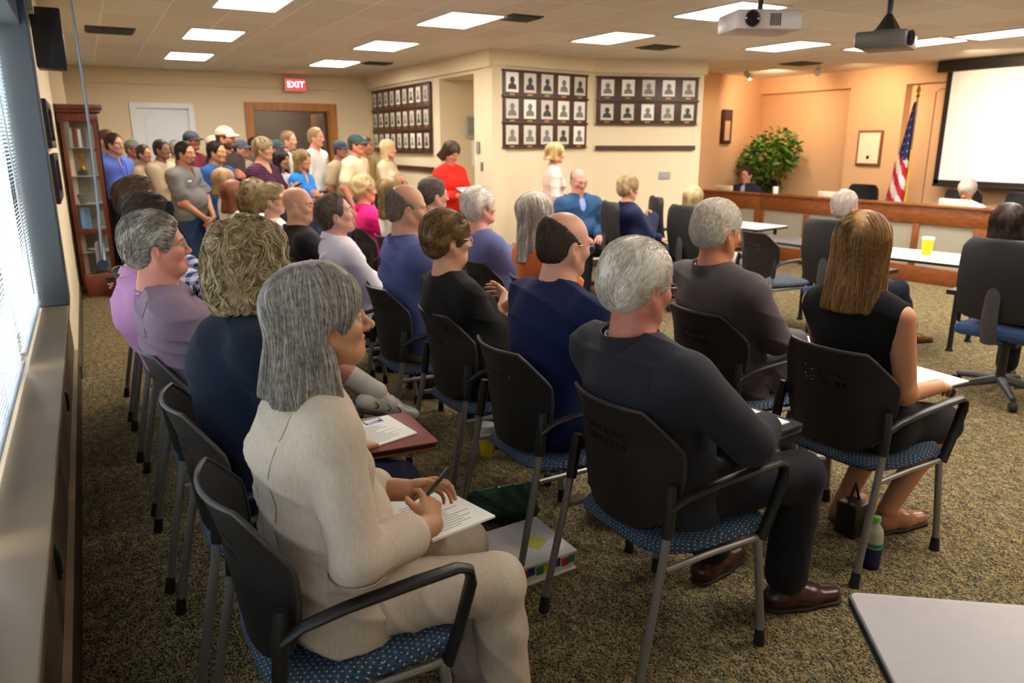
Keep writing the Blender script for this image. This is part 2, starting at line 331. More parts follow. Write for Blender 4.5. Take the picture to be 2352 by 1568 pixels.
# ------------------------------------------------------------------ portrait panels
M_wood = mat('dark_board_wood', '4A2C1C', .45, vary=.25, vscale=4, stretch=(1, 1, 8))
M_photo = [mat('portrait_paper', 'C9C4B4', .35), mat('portrait_grey', '77756E', .5), mat('portrait_dark', '35322E', .5), mat('name_plate_brass', 'B08A48', .35, metal=.6), mat('portrait_white', 'E8E4DA', .35)]
def board(name, label, p0, p1, z0, z1, cols, rows, pw, ph, rng, nvec):
    p0 = Vector((*p0, 0)); p1 = Vector((*p1, 0)); L_ = (p1-p0).length; t = (p1-p0).normalized(); n = Vector((*nvec, 0)).normalized()
    r = thing(name, label, 'portrait board', (p0.x, p0.y, z0), math.atan2(t.y, t.x))
    sgn = 1 if Vector((-t.y, t.x, 0)).dot(n) > 0 else -1
    H_ = z1-z0
    bd = MB().box(0, 0, 0, L_, .03*sgn, H_)
    for i in range(rows+1): z = i*H_/rows; bd.box(-.01, 0, max(0, z-.012), L_+.01, .05*sgn, min(H_, z+.012)+.001)
    bd.build('backing_board', M_wood, r, bevel=.002)
    for i in range(rows):
        for j in range(cols):
            cx = (j+.5)*L_/cols; cz = (i+.5)*H_/rows+.01; m = MB(); y = .031*sgn; e = .004*sgn
            m.box(cx-pw/2, y, cz-ph/2, cx+pw/2, y+e, cz+ph/2, 4 if rng.random() < .35 else 0)
            g = 1 if rng.random() < .6 else 2; q = lambda k: [(cx+pw*.19*math.cos(a)*(1 if k else 1), cz+ph*.12+ph*.17*math.sin(a)) for a in [2*math.pi*s/14 for s in range(14)]]
            hv = [(a, y+e*1.6, b) for a, b in q(0)]
            m.add(hv, [tuple(range(14))], 1 if g == 1 else 2)
            bv = [(cx-pw*.36, y+e*1.4, cz-ph*.36), (cx+pw*.36, y+e*1.4, cz-ph*.36), (cx+pw*.3, y+e*1.4, cz-ph*.14), (cx+pw*.1, y+e*1.4, cz-ph*.03), (cx-pw*.1, y+e*1.4, cz-ph*.03), (cx-pw*.3, y+e*1.4, cz-ph*.14)]
            m.add(bv, [(0, 1, 2, 3, 4, 5)], g)
            m.box(cx-pw*.2, y, cz-ph/2-.032, cx+pw*.2, y+e, cz-ph/2-.016, 3)
            m.build('portrait', M_photo, r, smooth=False)
    return r
rg = random.Random(4)
board('portrait_board', 'dark wood board of twenty-seven small portraits beside the alcove opening', (4.21, 12.3), (4.21, 9.92), 1.5, 2.43, 9, 3, .15, .2, rg, (-1, 0))
tA = Vector((1.65, .31)).normalized(); nA = Vector((tA.y, -tA.x))
pA = Vector(A2)+nA*.005
board('portrait_board', 'dark wood board of fifteen portraits, three rows of five, on the angled wall', tuple(pA+tA*.13), tuple(pA+tA*1.51), 1.57, 2.46, 5, 3, .19, .22, rg, nA)
tB = Vector((1.41, -.47)).normalized(); nB = Vector((tB.y, -tB.x)); pB = Vector(B2)+nB*.005
board('portrait_board', 'dark wood board of ten portraits, two rows of five, nearest the orange wall', tuple(pB+tB*.02), tuple(pB+tB*1.4), 1.86, 2.46, 5, 2, .17, .2, rg, nB)
def rail(name, label, p0, p1, z, n, h=.06):
    p0 = Vector((*p0, 0)); p1 = Vector((*p1, 0)); n = Vector((*n, 0)).normalized()
    m = MB().prism([(p0.x, p0.y), (p1.x, p1.y), (p1.x+n.x*.04, p1.y+n.y*.04), (p0.x+n.x*.04, p0.y+n.y*.04)], z, z+h)
    struct(name, m, M_wood, bevel=.004)
rail('trim_11', '', tuple(pB+tB*.02), tuple(pB+tB*1.4), 1.54, nB)
rail('trim_12', '', (4.22, 11.4), (4.22, 9.9), 1.25, (-1, 0))
def flatbox(name, label, cat, p, rz, w_, h_, d_, ms, inner=None, loc_z=0):
    o = thing(name, label, cat, p, rz)
    MB().box(-w_/2, -d_, -h_/2, w_/2, 0, h_/2).build('frame' if inner else 'plate', ms, o, bevel=.003)
    if inner:
        for nm, (iw, ih, oz, im) in inner.items(): MB().box(-iw/2, -d_-.003, oz-ih/2, iw/2, -d_+.001, oz+ih/2).build(nm, im, o, smooth=False)
    return o
M_paper = mat('paper_white', 'F1EEE8', .6); M_cream = mat('certificate_cream', 'EFE3C6', .5)
angB = math.atan2(tB.y, tB.x); q = pB+tB*1.0
flatbox('wall_outlet_plate', 'grey double outlet plate low on the wall under the ten-portrait board', 'outlet', (q.x, q.y, 1.21), angB, .16, .1, .01, mat('steel_plate', '9C9A98', .4))
flatbox('light_switch_plate', 'white switch plate on the wall edge right of the alcove opening', 'light switch', (4.215, 8.3, 1.6), -math.pi/2, .1, .15, .01, M_paper)
flatbox('thermostat', 'small grey thermostat beside the alcove opening', 'thermostat', (4.215, 8.52, 1.58), -math.pi/2, .07, .14, .02, mat('thermostat_grey', '8E8878', .5))
flatbox('light_switch_plate', 'small dark switch plate below the grey thermostat', 'light switch', (4.215, 8.42, 1.36), -math.pi/2, .07, .1, .01, mat('switch_grey', '6E6860', .5))
flatbox('framed_map', 'pale framed picture with a sheet below hanging inside the alcove', 'picture', (4.75, 9.66, 1.85), 0, .34, .3, .02, mat('pale_frame', 'B9B7A6', .5), {'print': (.28, .24, 0, mat('map_print', '93A08A', .6, vary=.3, vscale=9))})
flatbox('notice_sheet', 'white notice sheet pinned below the framed picture in the alcove', 'notice', (4.8, 9.66, 1.5), 0, .26, .34, .004, M_paper)
# alcove wall: narrow dark plaque; right wall: certificate
tD = Vector((3.2, 1.03)).normalized(); angD = math.atan2(tD.y, tD.x)
flatbox('wall_plaque', 'narrow dark wooden plaque with a pale lower panel on the orange wall', 'plaque', (9.01, 9.34, 1.88), angD, .3, .52, .03, mat('plaque_wood', '3A1E1A', .4), {'pale_panel': (.16, .3, -.06, mat('plaque_panel', 'C9A68C', .5)), 'dark_panel': (.16, .12, .18, mat('plaque_dark', '4A3340', .5))})
flatbox('framed_certificate', 'cream certificate in a thin brown frame between plant and flag', 'certificate', (10.09, 7.5, 1.56), -math.pi/2, .4, .5, .03, mat('thin_brown_frame', '8A4A2C', .4), {'certificate': (.34, .43, 0, M_cream), 'seal': (.05, .05, -.13, mat('gold_seal', 'C8A050', .4))})
# ------------------------------------------------------------------ projection screen
M_black = mat('black_plastic', '191817', .42); M_scr = mat('screen_fabric', 'ECE8E4', .7)
sc = thing('projection_screen', 'large white pull-down projection screen with black borders behind the dais', 'projection screen', (9.95, 4.85, 1.1))
MB().box(-.05, -1.7, 1.42, .06, 1.65, 1.56).build('housing', M_black, sc, bevel=.01)
MB().box(0, -1.56, .06, .006, 1.46, 1.45).build('screen_surface', M_scr, sc, smooth=False)
bb = MB().box(-.002, -1.62, .0, .008, -1.56, 1.45).box(-.002, 1.46, 0, .008, 1.53, 1.45).box(-.002, -1.62, 0, .008, 1.53, .06); bb.build('border', M_black, sc, smooth=False)
MB().tube([(0, -1.62, -.01), (0, 1.53, -.01)], .016, 12).build('bottom_bar', M_black, sc)
# ------------------------------------------------------------------ flag
fl = thing('flag_on_pole', 'american flag with gold fringe hanging on a tall pole beside the screen', 'flag', (9.75, 6.62, 0))
M_brass = mat('brass_gold', 'C89438', .3, metal=.8)
MB().lathe([(.16, 0), (.16, .02), (.05, .05), (.02, .1)], 24).build('base', M_brass, fl)
MB().tube([(0, 0, .05), (0, 0, 2.2)], .014, 12).build('pole', mat('pole_wood', '9A6A34', .4), fl)
MB().lathe([(.002, 2.2), (.03, 2.23), (.012, 2.26), (.03, 2.3), (.002, 2.38)], 16).build('finial', M_brass, fl)
a_, b_ = 60, 64; P_ = np.zeros((a_, b_, 3)); uv = []
for i in range(a_):
    u = i/(a_-1)                 # along hoist, top to bottom
    for j in range(b_):
        v_ = j/(b_-1)            # along fly; hangs down in folds
        wd = .03+.36*u**.9
        ph = v_*16+u*1.2
        P_[i, j] = (-.03-.05*math.cos(ph)*(.3+u), (v_-.28)*wd*1.0+.02*math.sin(ph*1.3)*u+.06*u, 2.16-1.5*u-.10*v_*u)
M_fl = [mat('flag_red', 'C02030', .8), mat('flag_white', 'E8E2DA', .8), mat('flag_navy', '2A2C60', .8)]
m = MB(); m.grid(P_); fo = []
for i in range(a_-1):
    for j in range(b_-1):
        u, v_ = i/a_, j/b_
        d_ = u*11+v_*9
        k = 2 if (u < .45+(.5-v_)*.1) else int(d_) % 2
        if k == 2 and (i*7+j*5) % 23 == 0: k = 1
        fo.append(k)
m.m = fo; m.build('banner', M_fl, fl, angle=80)
f2 = MB().tube([(-.04, P_[i, 0, 1]-.012, P_[i, 0, 2]) for i in range(24, a_, 4)], .014, 8); f2.build('fringe', mat('gold_fringe', 'D8A830', .6), fl)
cn = MB(); pts = [(.18, 6.98-6.62, .9), (.18, 6.97-6.62, 1.55), (.18, 6.9-6.62, 1.6)]
tag(MB().tube([(9.95, 6.98, .0), (9.95, 6.98, 1.36), (9.95, 6.93, 1.4)], .008, 8).build('cane', mat('grey_metal', '9A968E', .4, metal=.4)), 'thin grey pole leaning at the wall left of the flag', 'pole')
tag(MB().tube([(9.95, 6.5, 0.4), (9.95, 6.5, 2.28), (9.95, 6.42, 2.32), (9.95, 6.36, 2.3)], .006, 8).build('hook_pole', mat('bronze', '6E5638', .4, metal=.5)), 'thin bronze hooked pole standing behind the flag', 'pole')
# ------------------------------------------------------------------ potted tree
rg = random.Random(11)
pl = thing('potted_ficus_tree', 'bushy green potted tree in the corner behind the dais', 'plant', (9.68, 9.03, 0))
MB().lathe([(.13, 0), (.19, .34), (.21, .36), (.2, .38), (.17, .35), (.16, .3)], 24).build('pot', mat('pot_clay', '6E4630', .6), pl)
tr_ = MB()
for k in range(3): tr_.tube([(.03*k-.03, 0, .3), (.05*math.sin(k*2), .04*math.cos(k*3), .8), (.15*math.sin(k*2+1), .15*math.cos(k*2), 1.3)], [.025, .02, .01], 8)
tr_.build('trunk', mat('bark', '5E3A20', .8, bump=.3, bscale=40), pl)
lf = MB()
for k in range(760):
    while True:
        p = Vector((rg.uniform(-1, 1), rg.uniform(-1, 1), rg.uniform(-1, 1)))
        if .35 < p.length < 1: break
    c = Vector((p.x*.36, p.y*.55+.0, p.z*.42+1.4)); c.z += -.25*(p.y*.6); c.y = min(c.y, .42); c.x = max(-.3, c.x)
    if rg.random() < .06: c = Vector((rg.uniform(-.1, .1), -.15+rg.uniform(-.1, .1), rg.uniform(.75, 1.0)))
    rot = Euler((rg.uniform(-.9, .9), rg.uniform(-.9, .9), rg.uniform(0, 6.3))).to_matrix(); s_ = rg.uniform(.75, 1.25)
    pts = [(0, 0, 0), (.025, .04, .006), (.028, .08, 0), (0, .13, -.02), (-.028, .08, 0), (-.025, .04, .006), (0, .06, -.008)]
    lf.add([c+rot @ (Vector(q)*s_) for q in pts], [(0, 1, 6), (1, 2, 6), (2, 3, 6), (3, 4, 6), (4, 5, 6), (5, 0, 6)], k % 2)
lf.build('foliage', [mat('leaf_green', '3E6A1E', .35), mat('leaf_light_green', '5E8A2E', .35)], pl)
# ------------------------------------------------------------------ dais
M_dw = mat('cherry_veneer', '8A4E22', .35, vary=.3, vscale=3, stretch=(3, 3, 14), color2='6A3614')
M_grey = mat('grey_fabric_panel', '9A9484', .8, bump=.1)
DL = [(8.33, 9.15), (8.53, 8.05), (8.6, 6.43), (8.7, 4.94), (8.76, 3.4), (8.7, 1.9)]
dz = thing('dais_desk', 'long curved cherry wood dais desk with grey inset panels', 'desk', (0, 0, 0))
for i in range(len(DL)-1):
    a, b = Vector((*DL[i], 0)), Vector((*DL[i+1], 0)); t = (b-a).normalized(); n = Vector((-t.y, t.x, 0)); L_ = (b-a).length
    Mx = Matrix(((t.x, n.x, 0, a.x), (t.y, n.y, 0, a.y), (0, 0, 1, 0), (0, 0, 0, 1)))
    m = MB().box(0, 0, .7, L_, .05, .9, M=Mx).box(0, 0, 0, L_, .05, .2, M=Mx).box(0, .0, .2, .08, .05, .7, M=Mx).box(L_-.08, 0, .2, L_, .05, .7, M=Mx).box(L_/2-.04, 0, .2, L_/2+.04, .05, .7, M=Mx)
    m.build('front_frame', M_dw, dz, bevel=.004)
    MB().box(.0, .02, .2, L_, .04, .7, M=Mx).build('grey_panel', M_grey, dz, smooth=False)
    MB().box(-.03, -.02, .9, L_+.03, .16, .93, M=Mx).build('top_ledge', M_dw, dz, bevel=.006)
    MB().box(-.03, .05, .7, L_+.1, .5, .73, M=Mx).build('worktop', M_dw, dz, bevel=.004)
NP = [(8.52, 8.78), (8.68, 7.0), (8.78, 5.35)]
for i, (x, y) in enumerate(NP):
    tag(MB().box(-.02, -.16, 0, .03, .16, .075).build('name_plate', mat('nameplate_cream', 'E6DCC0', .5), loc=(x, y, .93), bevel=.003), ['cream name plate on the dais in front of the dark-suited council member', 'cream name plate at the middle of the dais by an empty black chair', 'cream name plate on the dais left of the white-bloused member'][i], 'name plate', 'name plates on the dais')
tag(MB().lathe([(.03, 0), (.038, .1), (.04, .1), (.036, .005)], 16).build('paper_cup', M_paper, loc=(8.62, 7.86, .93)), 'small white cup on the dais below the plant', 'cup')
tag(MB().lathe([(.03, 0), (.038, .12), (.04, .12), (.036, .005)], 16).build('paper_cup', M_paper, loc=(8.66, 6.75, .93)), 'small white cup on the dais left of the flag', 'cup')
# ------------------------------------------------------------------ ceiling projectors
def projector(name, label, loc, rz, w_, d_, h_, mb_, dark):
    r = thing(name, label, 'projector', loc, rz)
    MB().box(-w_/2, -d_/2, 0, w_/2, d_/2, h_).build('body', mb_, r, bevel=.015)
    M_l = mat('lens_glass', '1A1420', .1)
    MB().lathe([(.05, 0), (.055, .02), (.045, .03), (.035, .02), (.001, .018)], 20, M=Matrix.Translation((-w_*.28, -d_/2, h_*.5)) @ Matrix.Rotation(math.pi/2, 4, 'X')).build('lens', M_l, r)
    m = MB()
    for k in range(6): m.box(w_*.0+k*.014, -d_/2-.003, h_*.2, w_*.0+k*.014+.008, -d_/2+.002, h_*.8)
    m.build('grille', mat('grille_grey', '4A464C', .5), r, smooth=False)
    t = MB().tube([(0, 0, h_+.02), (0, 0, CEIL-loc[2])], .02, 12).lathe([(.06, CEIL-loc[2]-.015), (.06, CEIL-loc[2])], 16).box(-.09, -.07, h_, .09, .07, h_+.02)
    if dark: t.lathe([(.09, h_+.02), (.02, h_+.13)], 8)
    t.build('ceiling_mount', M_black, r)
    return r
projector('ceiling_projector', 'white ceiling projector, left one with a round black lens', (4.35, 4.25, 2.4), R(-22), .48, .36, .13, mat('projector_white', 'B9B4B6', .4), False)
projector('ceiling_projector', 'black and grey ceiling projector, right one on a dark pole', (5.18, 3.82, 2.29), R(24), .4, .34, .11, mat('projector_grey', '4A4642', .4), True)
sp_ = thing('track_spotlight', 'small white spotlight near the corner above the orange wall', 'spotlight', (8.95, 7.6, CEIL))
MB().tube([(0, 0, 0), (0, 0, -.06)], .012, 10).tube([(.04, .03, -.05), (-.05, -.04, -.12)], [.03, .045], 14).build('spot_head', M_wh, sp_)
dup(sp_, (8.6, 8.55, CEIL), 1.0, 'small white spotlight on the ceiling above the narrow dark plaque')
# ------------------------------------------------------------------ left side: speaker, pictures, hanging screen, cabinet
tag(MB().box(-.04, -.13, -.19, .14, .13, .19).build('wall_speaker', M_black, loc=(-.16, 6.3, 2.31), bevel=.012), 'black speaker mounted high on the left wall past the windows', 'speaker')
for i, (z0, z1) in enumerate([(1.60, 1.93), (1.22, 1.56)]):
    o = thing('picture_frame', ['upper dark framed picture on the left wall before the cabinet', 'lower dark framed picture on the left wall before the cabinet'][i], 'picture', (-.22, 6.75, z0), 0, 'dark frames on the left wall')
    MB().box(0, -.5, 0, .04, .5, .05).box(0, -.5, z1-z0-.05, .04, .5, z1-z0).box(0, -.5, .05, .04, -.45, z1-z0-.05).box(0, .45, .05, .04, .5, z1-z0-.05).build('frame', mat('frame_black', '18141A', .4), o, bevel=.004)
    MB().box(.005, -.45, .05, .012, .45, z1-z0-.05).build('picture', mat('picture_mat', 'CFC6B2', .5, vary=.5, vscale=6), o, smooth=False)
hs = thing('hanging_screen', 'long blue-grey roll-down screen hanging edge-on near the left wall', 'roll-down screen', (.02, 5.0, .95))
P_ = np.array([[(.012*math.sin(z*2.6)-.0+.02*z, y, z) for y in np.linspace(0, 1.0, 10)] for z in np.linspace(.03, CEIL-.95, 24)])
MB().grid(P_, thick=(.004, 0, 0)).build('fabric', mat('screen_back', '7E8C9C', .7), hs)
MB().grid(P_+np.array([.006, .006, 0]), thick=(.002, 0, 0)).build('front_fabric', mat('screen_front', 'D8CDB8', .7), hs)
MB().tube([(0, -.01, 0), (0, 1.01, 0)], .03, 16).build('bottom_roll', mat('roll_dark', '2A3440', .4), hs)
M_cab = mat('cherry_cabinet', '6A3014', .35, vary=.25, vscale=4, stretch=(8, 8, .8), color2='4A200C')
cb = thing('display_cabinet', 'tall cherry wood display cabinet with glass door against the left wall', 'cabinet', (-.2, 9.6, 0))
W_, D_ = .38, .42
m = MB().box(0, 0, 0, W_, D_, .1).box(0, 0, 1.86, W_, D_, 1.94).box(0, D_-.02, .1, W_, D_, 1.86).box(0, 0, .1, .02, D_, 1.86)
for (x, y) in [(0, 0), (W_-.06, 0)]: m.box(x, y, .1, x+.06, y+.03, 1.86)
m.box(W_-.03, D_-.06, .1, W_, D_, 1.86).box(W_-.02, 0, .1, W_, .06, 1.86).box(.06, 0, .1, W_-.06, .03, .2).box(.06, 0, .66, W_-.06, .03, .72)
m.build('carcass', M_cab, cb, bevel=.004)
MB().prism([(-.0, -.0), (W_+.0, -.0), (W_+.0, D_), (0, D_)], 1.94, 1.95).box(-.02, -.03, 1.95, W_+.03, D_, 1.98).box(-.02, -.05, 1.98, W_+.05, D_, 2.03).build('cornice', M_cab, cb, bevel=.006)
MB().box(.06, .01, .2, W_-.06, .016, .66).box(.06, .01, .72, W_-.06, .016, 1.86).build('door_glass', M_glass, cb, smooth=False)
for z in (.45, .7, .98, 1.28, 1.58): MB().box(.02, .03, z, W_-.02, D_-.02, z+.008).build('shelf', mat('glass_shelf', '9AA8A0', .15), cb, smooth=False)
MB().box(.02, D_-.04, .1, W_-.02, D_-.03, 1.86).build('back_panel', mat('mirror_back', '8A8274', .25), cb, smooth=False)
tr = thing('gold_trophy', 'small gold figure trophy on a dark base in the display cabinet', 'trophy', (-.03, 9.78, 1.288))
MB().box(-.05, -.04, 0, .05, .04, .05).build('base', M_black, tr, bevel=.004)
MB().lathe([(.02, .05), (.03, .07), (.012, .1), (.025, .14), (.035, .18), (.018, .2), (.02, .22), (.001, .245)], 14).tube([(-.03, 0, .17), (-.05, 0, .2), (-.02, 0, .24)], .007, 8).build('figure', M_brass, tr)
def simple(name, label, cat, mb_, m_, loc=(0, 0, 0), group=None, rz=0, **kw):
    o = mb_.build(name, m_, loc=loc, **kw); o.rotation_euler = (0, 0, rz); return tag(o, label, cat, group)
for i, (c_, h_) in enumerate([('B8B0A0', .2), ('7A2A20', .22), ('E6E0D0', .19), ('5A5A60', .21)]):
    simple('book', ['pale grey book upright on the upper cabinet shelf', 'red-brown book upright on the upper cabinet shelf', 'white book upright on the upper cabinet shelf', 'dark grey book upright on the upper cabinet shelf'][i], 'book', MB().box(-.015, -.07, 0, .015, .07, h_), mat('book_'+c_, c_, .6), (-.1+i*.042, 9.78, 1.588), 'books in the display cabinet', bevel=.002)
simple('pewter_bowl', 'grey metal bowl on the cabinet shelf beside the trophy', 'bowl', MB().lathe([(.03, 0), (.05, .02), (.07, .1), (.065, .1), (.04, .03)], 18), mat('pewter', '88847C', .3, metal=.7), (-.06, 9.78, .988))
P_ = np.array([[(x-.02*abs(math.sin(x*60)), .02*math.sin(x*50), z) for x in np.linspace(-.05, .05, 16)] for z in np.linspace(0, .24, 5)])
simple('blue_cloth', 'folded light blue cloth hanging in the lower part of the cabinet', 'cloth', MB().grid(P_, thick=(0, .004, 0)), mat('light_blue_cloth', '6E9AC0', .8), (-.06, 9.7, .708))
simple('white_plate', 'white oval plate on the low cabinet shelf', 'plate', MB().lathe([(.02, 0), (.07, .015), (.09, .02), (.07, .022)], 20), M_paper, (.0, 9.78, .458))
bc = thing('briefcase', 'flat brown leather briefcase leaning at the foot of the cabinet', 'briefcase', (.02, 9.42, 0), 0)
MB().box(-.17, -.04, 0, .2, .04, .24).build('body', mat('brown_leather', '7A4030', .45, bump=.1), bc, bevel=.012)
MB().tube([(-.06, 0, .24), (-.05, 0, .27), (.07, 0, .27), (.08, 0, .24)], .008, 8).build('handle', M_black, bc)
tb = thing('travel_tumbler', 'maroon travel tumbler with white marks on the floor by the briefcase', 'tumbler', (.09, 9.28, 0))
MB().lathe([(.032, 0), (.036, .1), (.045, .19), (.045, .2)], 20).build('cup', mat('maroon_plastic', '5E1420', .35), tb)
MB().lathe([(.046, .195), (.046, .215), (.03, .22), (.001, .222)], 20).build('lid', M_black, tb)
m = MB()
for k, (x, z, a) in enumerate([(-.02, .15, .5), (0, .13, .5), (-.015, .11, .5), (.01, .155, .5)]): m.box(x-.012, -.049, z-.005, x+.014, -.043, z+.004)
m.build('emblem', M_paper, tb, smooth=False)
# ------------------------------------------------------------------ stacking chair
M_shell = mat('charcoal_shell', '1D1917', .45, bump=.25, bscale=500)
M_tube = mat('silver_tube', '8E8A86', .38, metal=.55); M_rub = mat('rubber_foot', '161414', .7)
M_seat = mat('dotted_blue_fabric', '22344F', .85)
N, L, P = nodes(M_seat)
tc = N.new('ShaderNodeTexCoord'); sx = N.new('ShaderNodeSeparateXYZ'); L.new(tc.outputs['Object'], sx.inputs[0])
def mth(op, a, b=None, c=None):
    n = N.new('ShaderNodeMath'); n.operation = op
    for i, q in enumerate((a, b, c)):
        if q is None: continue
        if isinstance(q, (int, float)): n.inputs[i].default_value = q
        else: L.new(q, n.inputs[i])
    return n.outputs[0]
ux = mth('MULTIPLY', sx.outputs[0], 68); uy = mth('MULTIPLY', mth('ADD', mth('ABSOLUTE', mth('SUBTRACT', sx.outputs[1], .045)), mth('MULTIPLY', sx.outputs[2], -1.0)), 68); uy = mth('ADD', uy, 200)
row = mth('FLOOR', uy); ux = mth('ADD', ux, mth('MULTIPLY', mth('MODULO', row, 2), .5))
fx = mth('SUBTRACT', mth('FRACT', ux), .5); fy = mth('SUBTRACT', mth('FRACT', uy), .5)
dd = mth('SQRT', mth('ADD', mth('POWER', mth('MULTIPLY', fx, 1.5), 2), mth('POWER', fy, 2)))
dot = mth('LESS_THAN', dd, .17)
wv = N.new('ShaderNodeTexChecker'); wv.inputs['Scale'].default_value = 68; wv.inputs[1].default_value = lin('1E2E48'); wv.inputs[2].default_value = lin('264258'); L.new(tc.outputs['Object'], wv.inputs[0])
mx = N.new('ShaderNodeMix'); mx.data_type = 'RGBA'; L.new(dot, mx.inputs[0]); L.new(wv.outputs[0], mx.inputs[6]); mx.inputs[7].default_value = lin('B9AF94'); L.new(mx.outputs[2], P.inputs['Base Color'])
def lerp_tab(t, tab):
    return float(np.interp(t, [a for a, b in tab], [b for a, b in tab]))
HW = [(0, .10), (.04, .145), (.12, .19), (.3, .228), (.5, .246), (.68, .25), (.74, .246), (.97, .18), (1, .165)]
def back_point(u, t):
    hw = lerp_tab(t, HW); x = u*hw; z = .475+.41*t
    y = -.205-.055*t-.03*max(0, t-.7)**1.2*3+.088*(abs(x)/.235)**2.1
    return x, y, z
def make_chair(arms=True):
    r = thing('stacking_chair', 'x', 'chair', (0, 0, 0), 0)
    a_, b_ = 74, 74; P_ = np.zeros((a_, b_, 3))
    for i in range(a_):
        for j in range(b_): P_[i, j] = back_point(-1+2*j/(b_-1), i/(a_-1))
    C_ = (P_[:-1, :-1]+P_[1:, 1:])/2; keep = np.ones((a_-1, b_-1), bool)
    for rowz in (.745, .782):
        for k in range(8):
            xc = -.088+k*.0245+(0.006 if rowz > .76 else 0)
            keep &= ~((np.abs(C_[..., 2]-rowz) < .012) & (np.abs(C_[..., 0]-xc+(C_[..., 2]-rowz)*.6) < .0042))
    th = np.zeros_like(P_); th[..., 1] = -.007; T = P_+th; o = a_*b_
    vs = np.concatenate([P_.reshape(-1, 3), T.reshape(-1, 3)]); fs = []
    K = lambda i, j: 0 <= i < a_-1 and 0 <= j < b_-1 and keep[i, j]
    for i in range(a_-1):
        for j in range(b_-1):
            if not keep[i, j]: continue
            q = (i*b_+j, i*b_+j+1, (i+1)*b_+j+1, (i+1)*b_+j); fs.append(q); fs.append(tuple(x+o for x in q[::-1]))
            for (di, dj, a, b) in [(-1, 0, q[0], q[1]), (0, 1, q[1], q[2]), (1, 0, q[2], q[3]), (0, -1, q[3], q[0])]:
                if not K(i+di, j+dj): fs.append((b, a, a+o, b+o))
    MB().add(vs, fs).build('backrest', M_shell, r, angle=40)
    rim = MB(); pts = [back_point(-1, t) for t in np.linspace(.1, 1, 14)]+[back_point(u, 1) for u in np.linspace(-1, 1, 16)[1:-1]]+[back_point(1, t) for t in np.linspace(1, .1, 14)]
    rim.tube([(x, y-.0035, z) for x, y, z in pts], .0065, 6); rim.build('backrest_rim', mat('rim_plastic', '34302E', .4), r)
    # seat cushion
    a_, b_ = 30, 30; top = np.zeros((a_, b_, 3)); bot = np.zeros((a_, b_, 3))
    for i in range(a_):
        for j in range(b_):
            p, q = -1+2*i/(a_-1), -1+2*j/(b_-1)
            k = (abs(p)**5+abs(q)**5)**.2; m_ = max(abs(p), abs(q), 1e-6); s_ = m_/max(k, 1e-6)
            x, y = q*s_*.252, p*s_*.255+.045
            if p < 0: x *= 1-.12*(-p)**2
            e = max(0, 1-m_**6)
            top[i, j] = (x, y, .437+.026*e**.4+.006*math.cos(q*2)-.03*max(0, p-.6)**2*2); bot[i, j] = (x, y, .437-.016*e**.4-.008-.03*max(0, p-.6)**2*2)
    sm = MB(); sm.grid(top, thick=bot-top); sm.build('seat', M_seat, r, angle=70)
    MB().box(-.17, -.13, .395, .17, .22, .42).build('seat_pan', M_black, r, bevel=.01)
    for s_ in (-1, 1):
        l = MB().tube([(s_*.262, -.285, .055), (s_*.262, -.28, .09), (s_*.25, -.205, .46), (s_*.247, -.195, .53)], .0135, 12).build('leg', M_tube, r)
        MB().tube([(s_*.262, -.295, 0), (s_*.262, -.287, .06)], [.02, .0155], 12).build('rubber_foot', M_rub, l)
        l = MB().tube([(s_*.262, .232, .055), (s_*.262, .228, .1), (s_*.25, .195, .40), (s_*.2, .17, .412)], .0135, 12).build('leg', M_tube, r)
        MB().tube([(s_*.262, .235, 0), (s_*.262, .233, .06)], [.02, .0155], 12).build('rubber_foot', M_rub, l)
        MB().tube([(s_*.247, -.195, .51), (s_*.243, -.186, .60), (s_*.236, -.178, .67)], [.0185, .02, .016], 12).build('upright_sleeve', M_black, r)
        MB().tube([(s_*.25, -.2, .405), (s_*.245, 0, .405), (s_*.25, .19, .405)], .011, 10).build('side_rail', M_tube, r)
        if arms:
            MB().tube([(s_*.246, -.185, .60), (s_*.262, -.14, .632), (s_*.272, -.05, .652), (s_*.278, .12, .665), (s_*.278, .225, .668), (s_*.277, .255, .655), (s_*.275, .262, .62), (s_*.264, .235, .5), (s_*.252, .205, .40)], [.016, .016, .017, .018, .017, .017, .017, .016, .018], 10, flat=(1.2, .75)).build('armrest', M_black, r)
    return r
CH = make_chair()
F_ = -math.pi/2
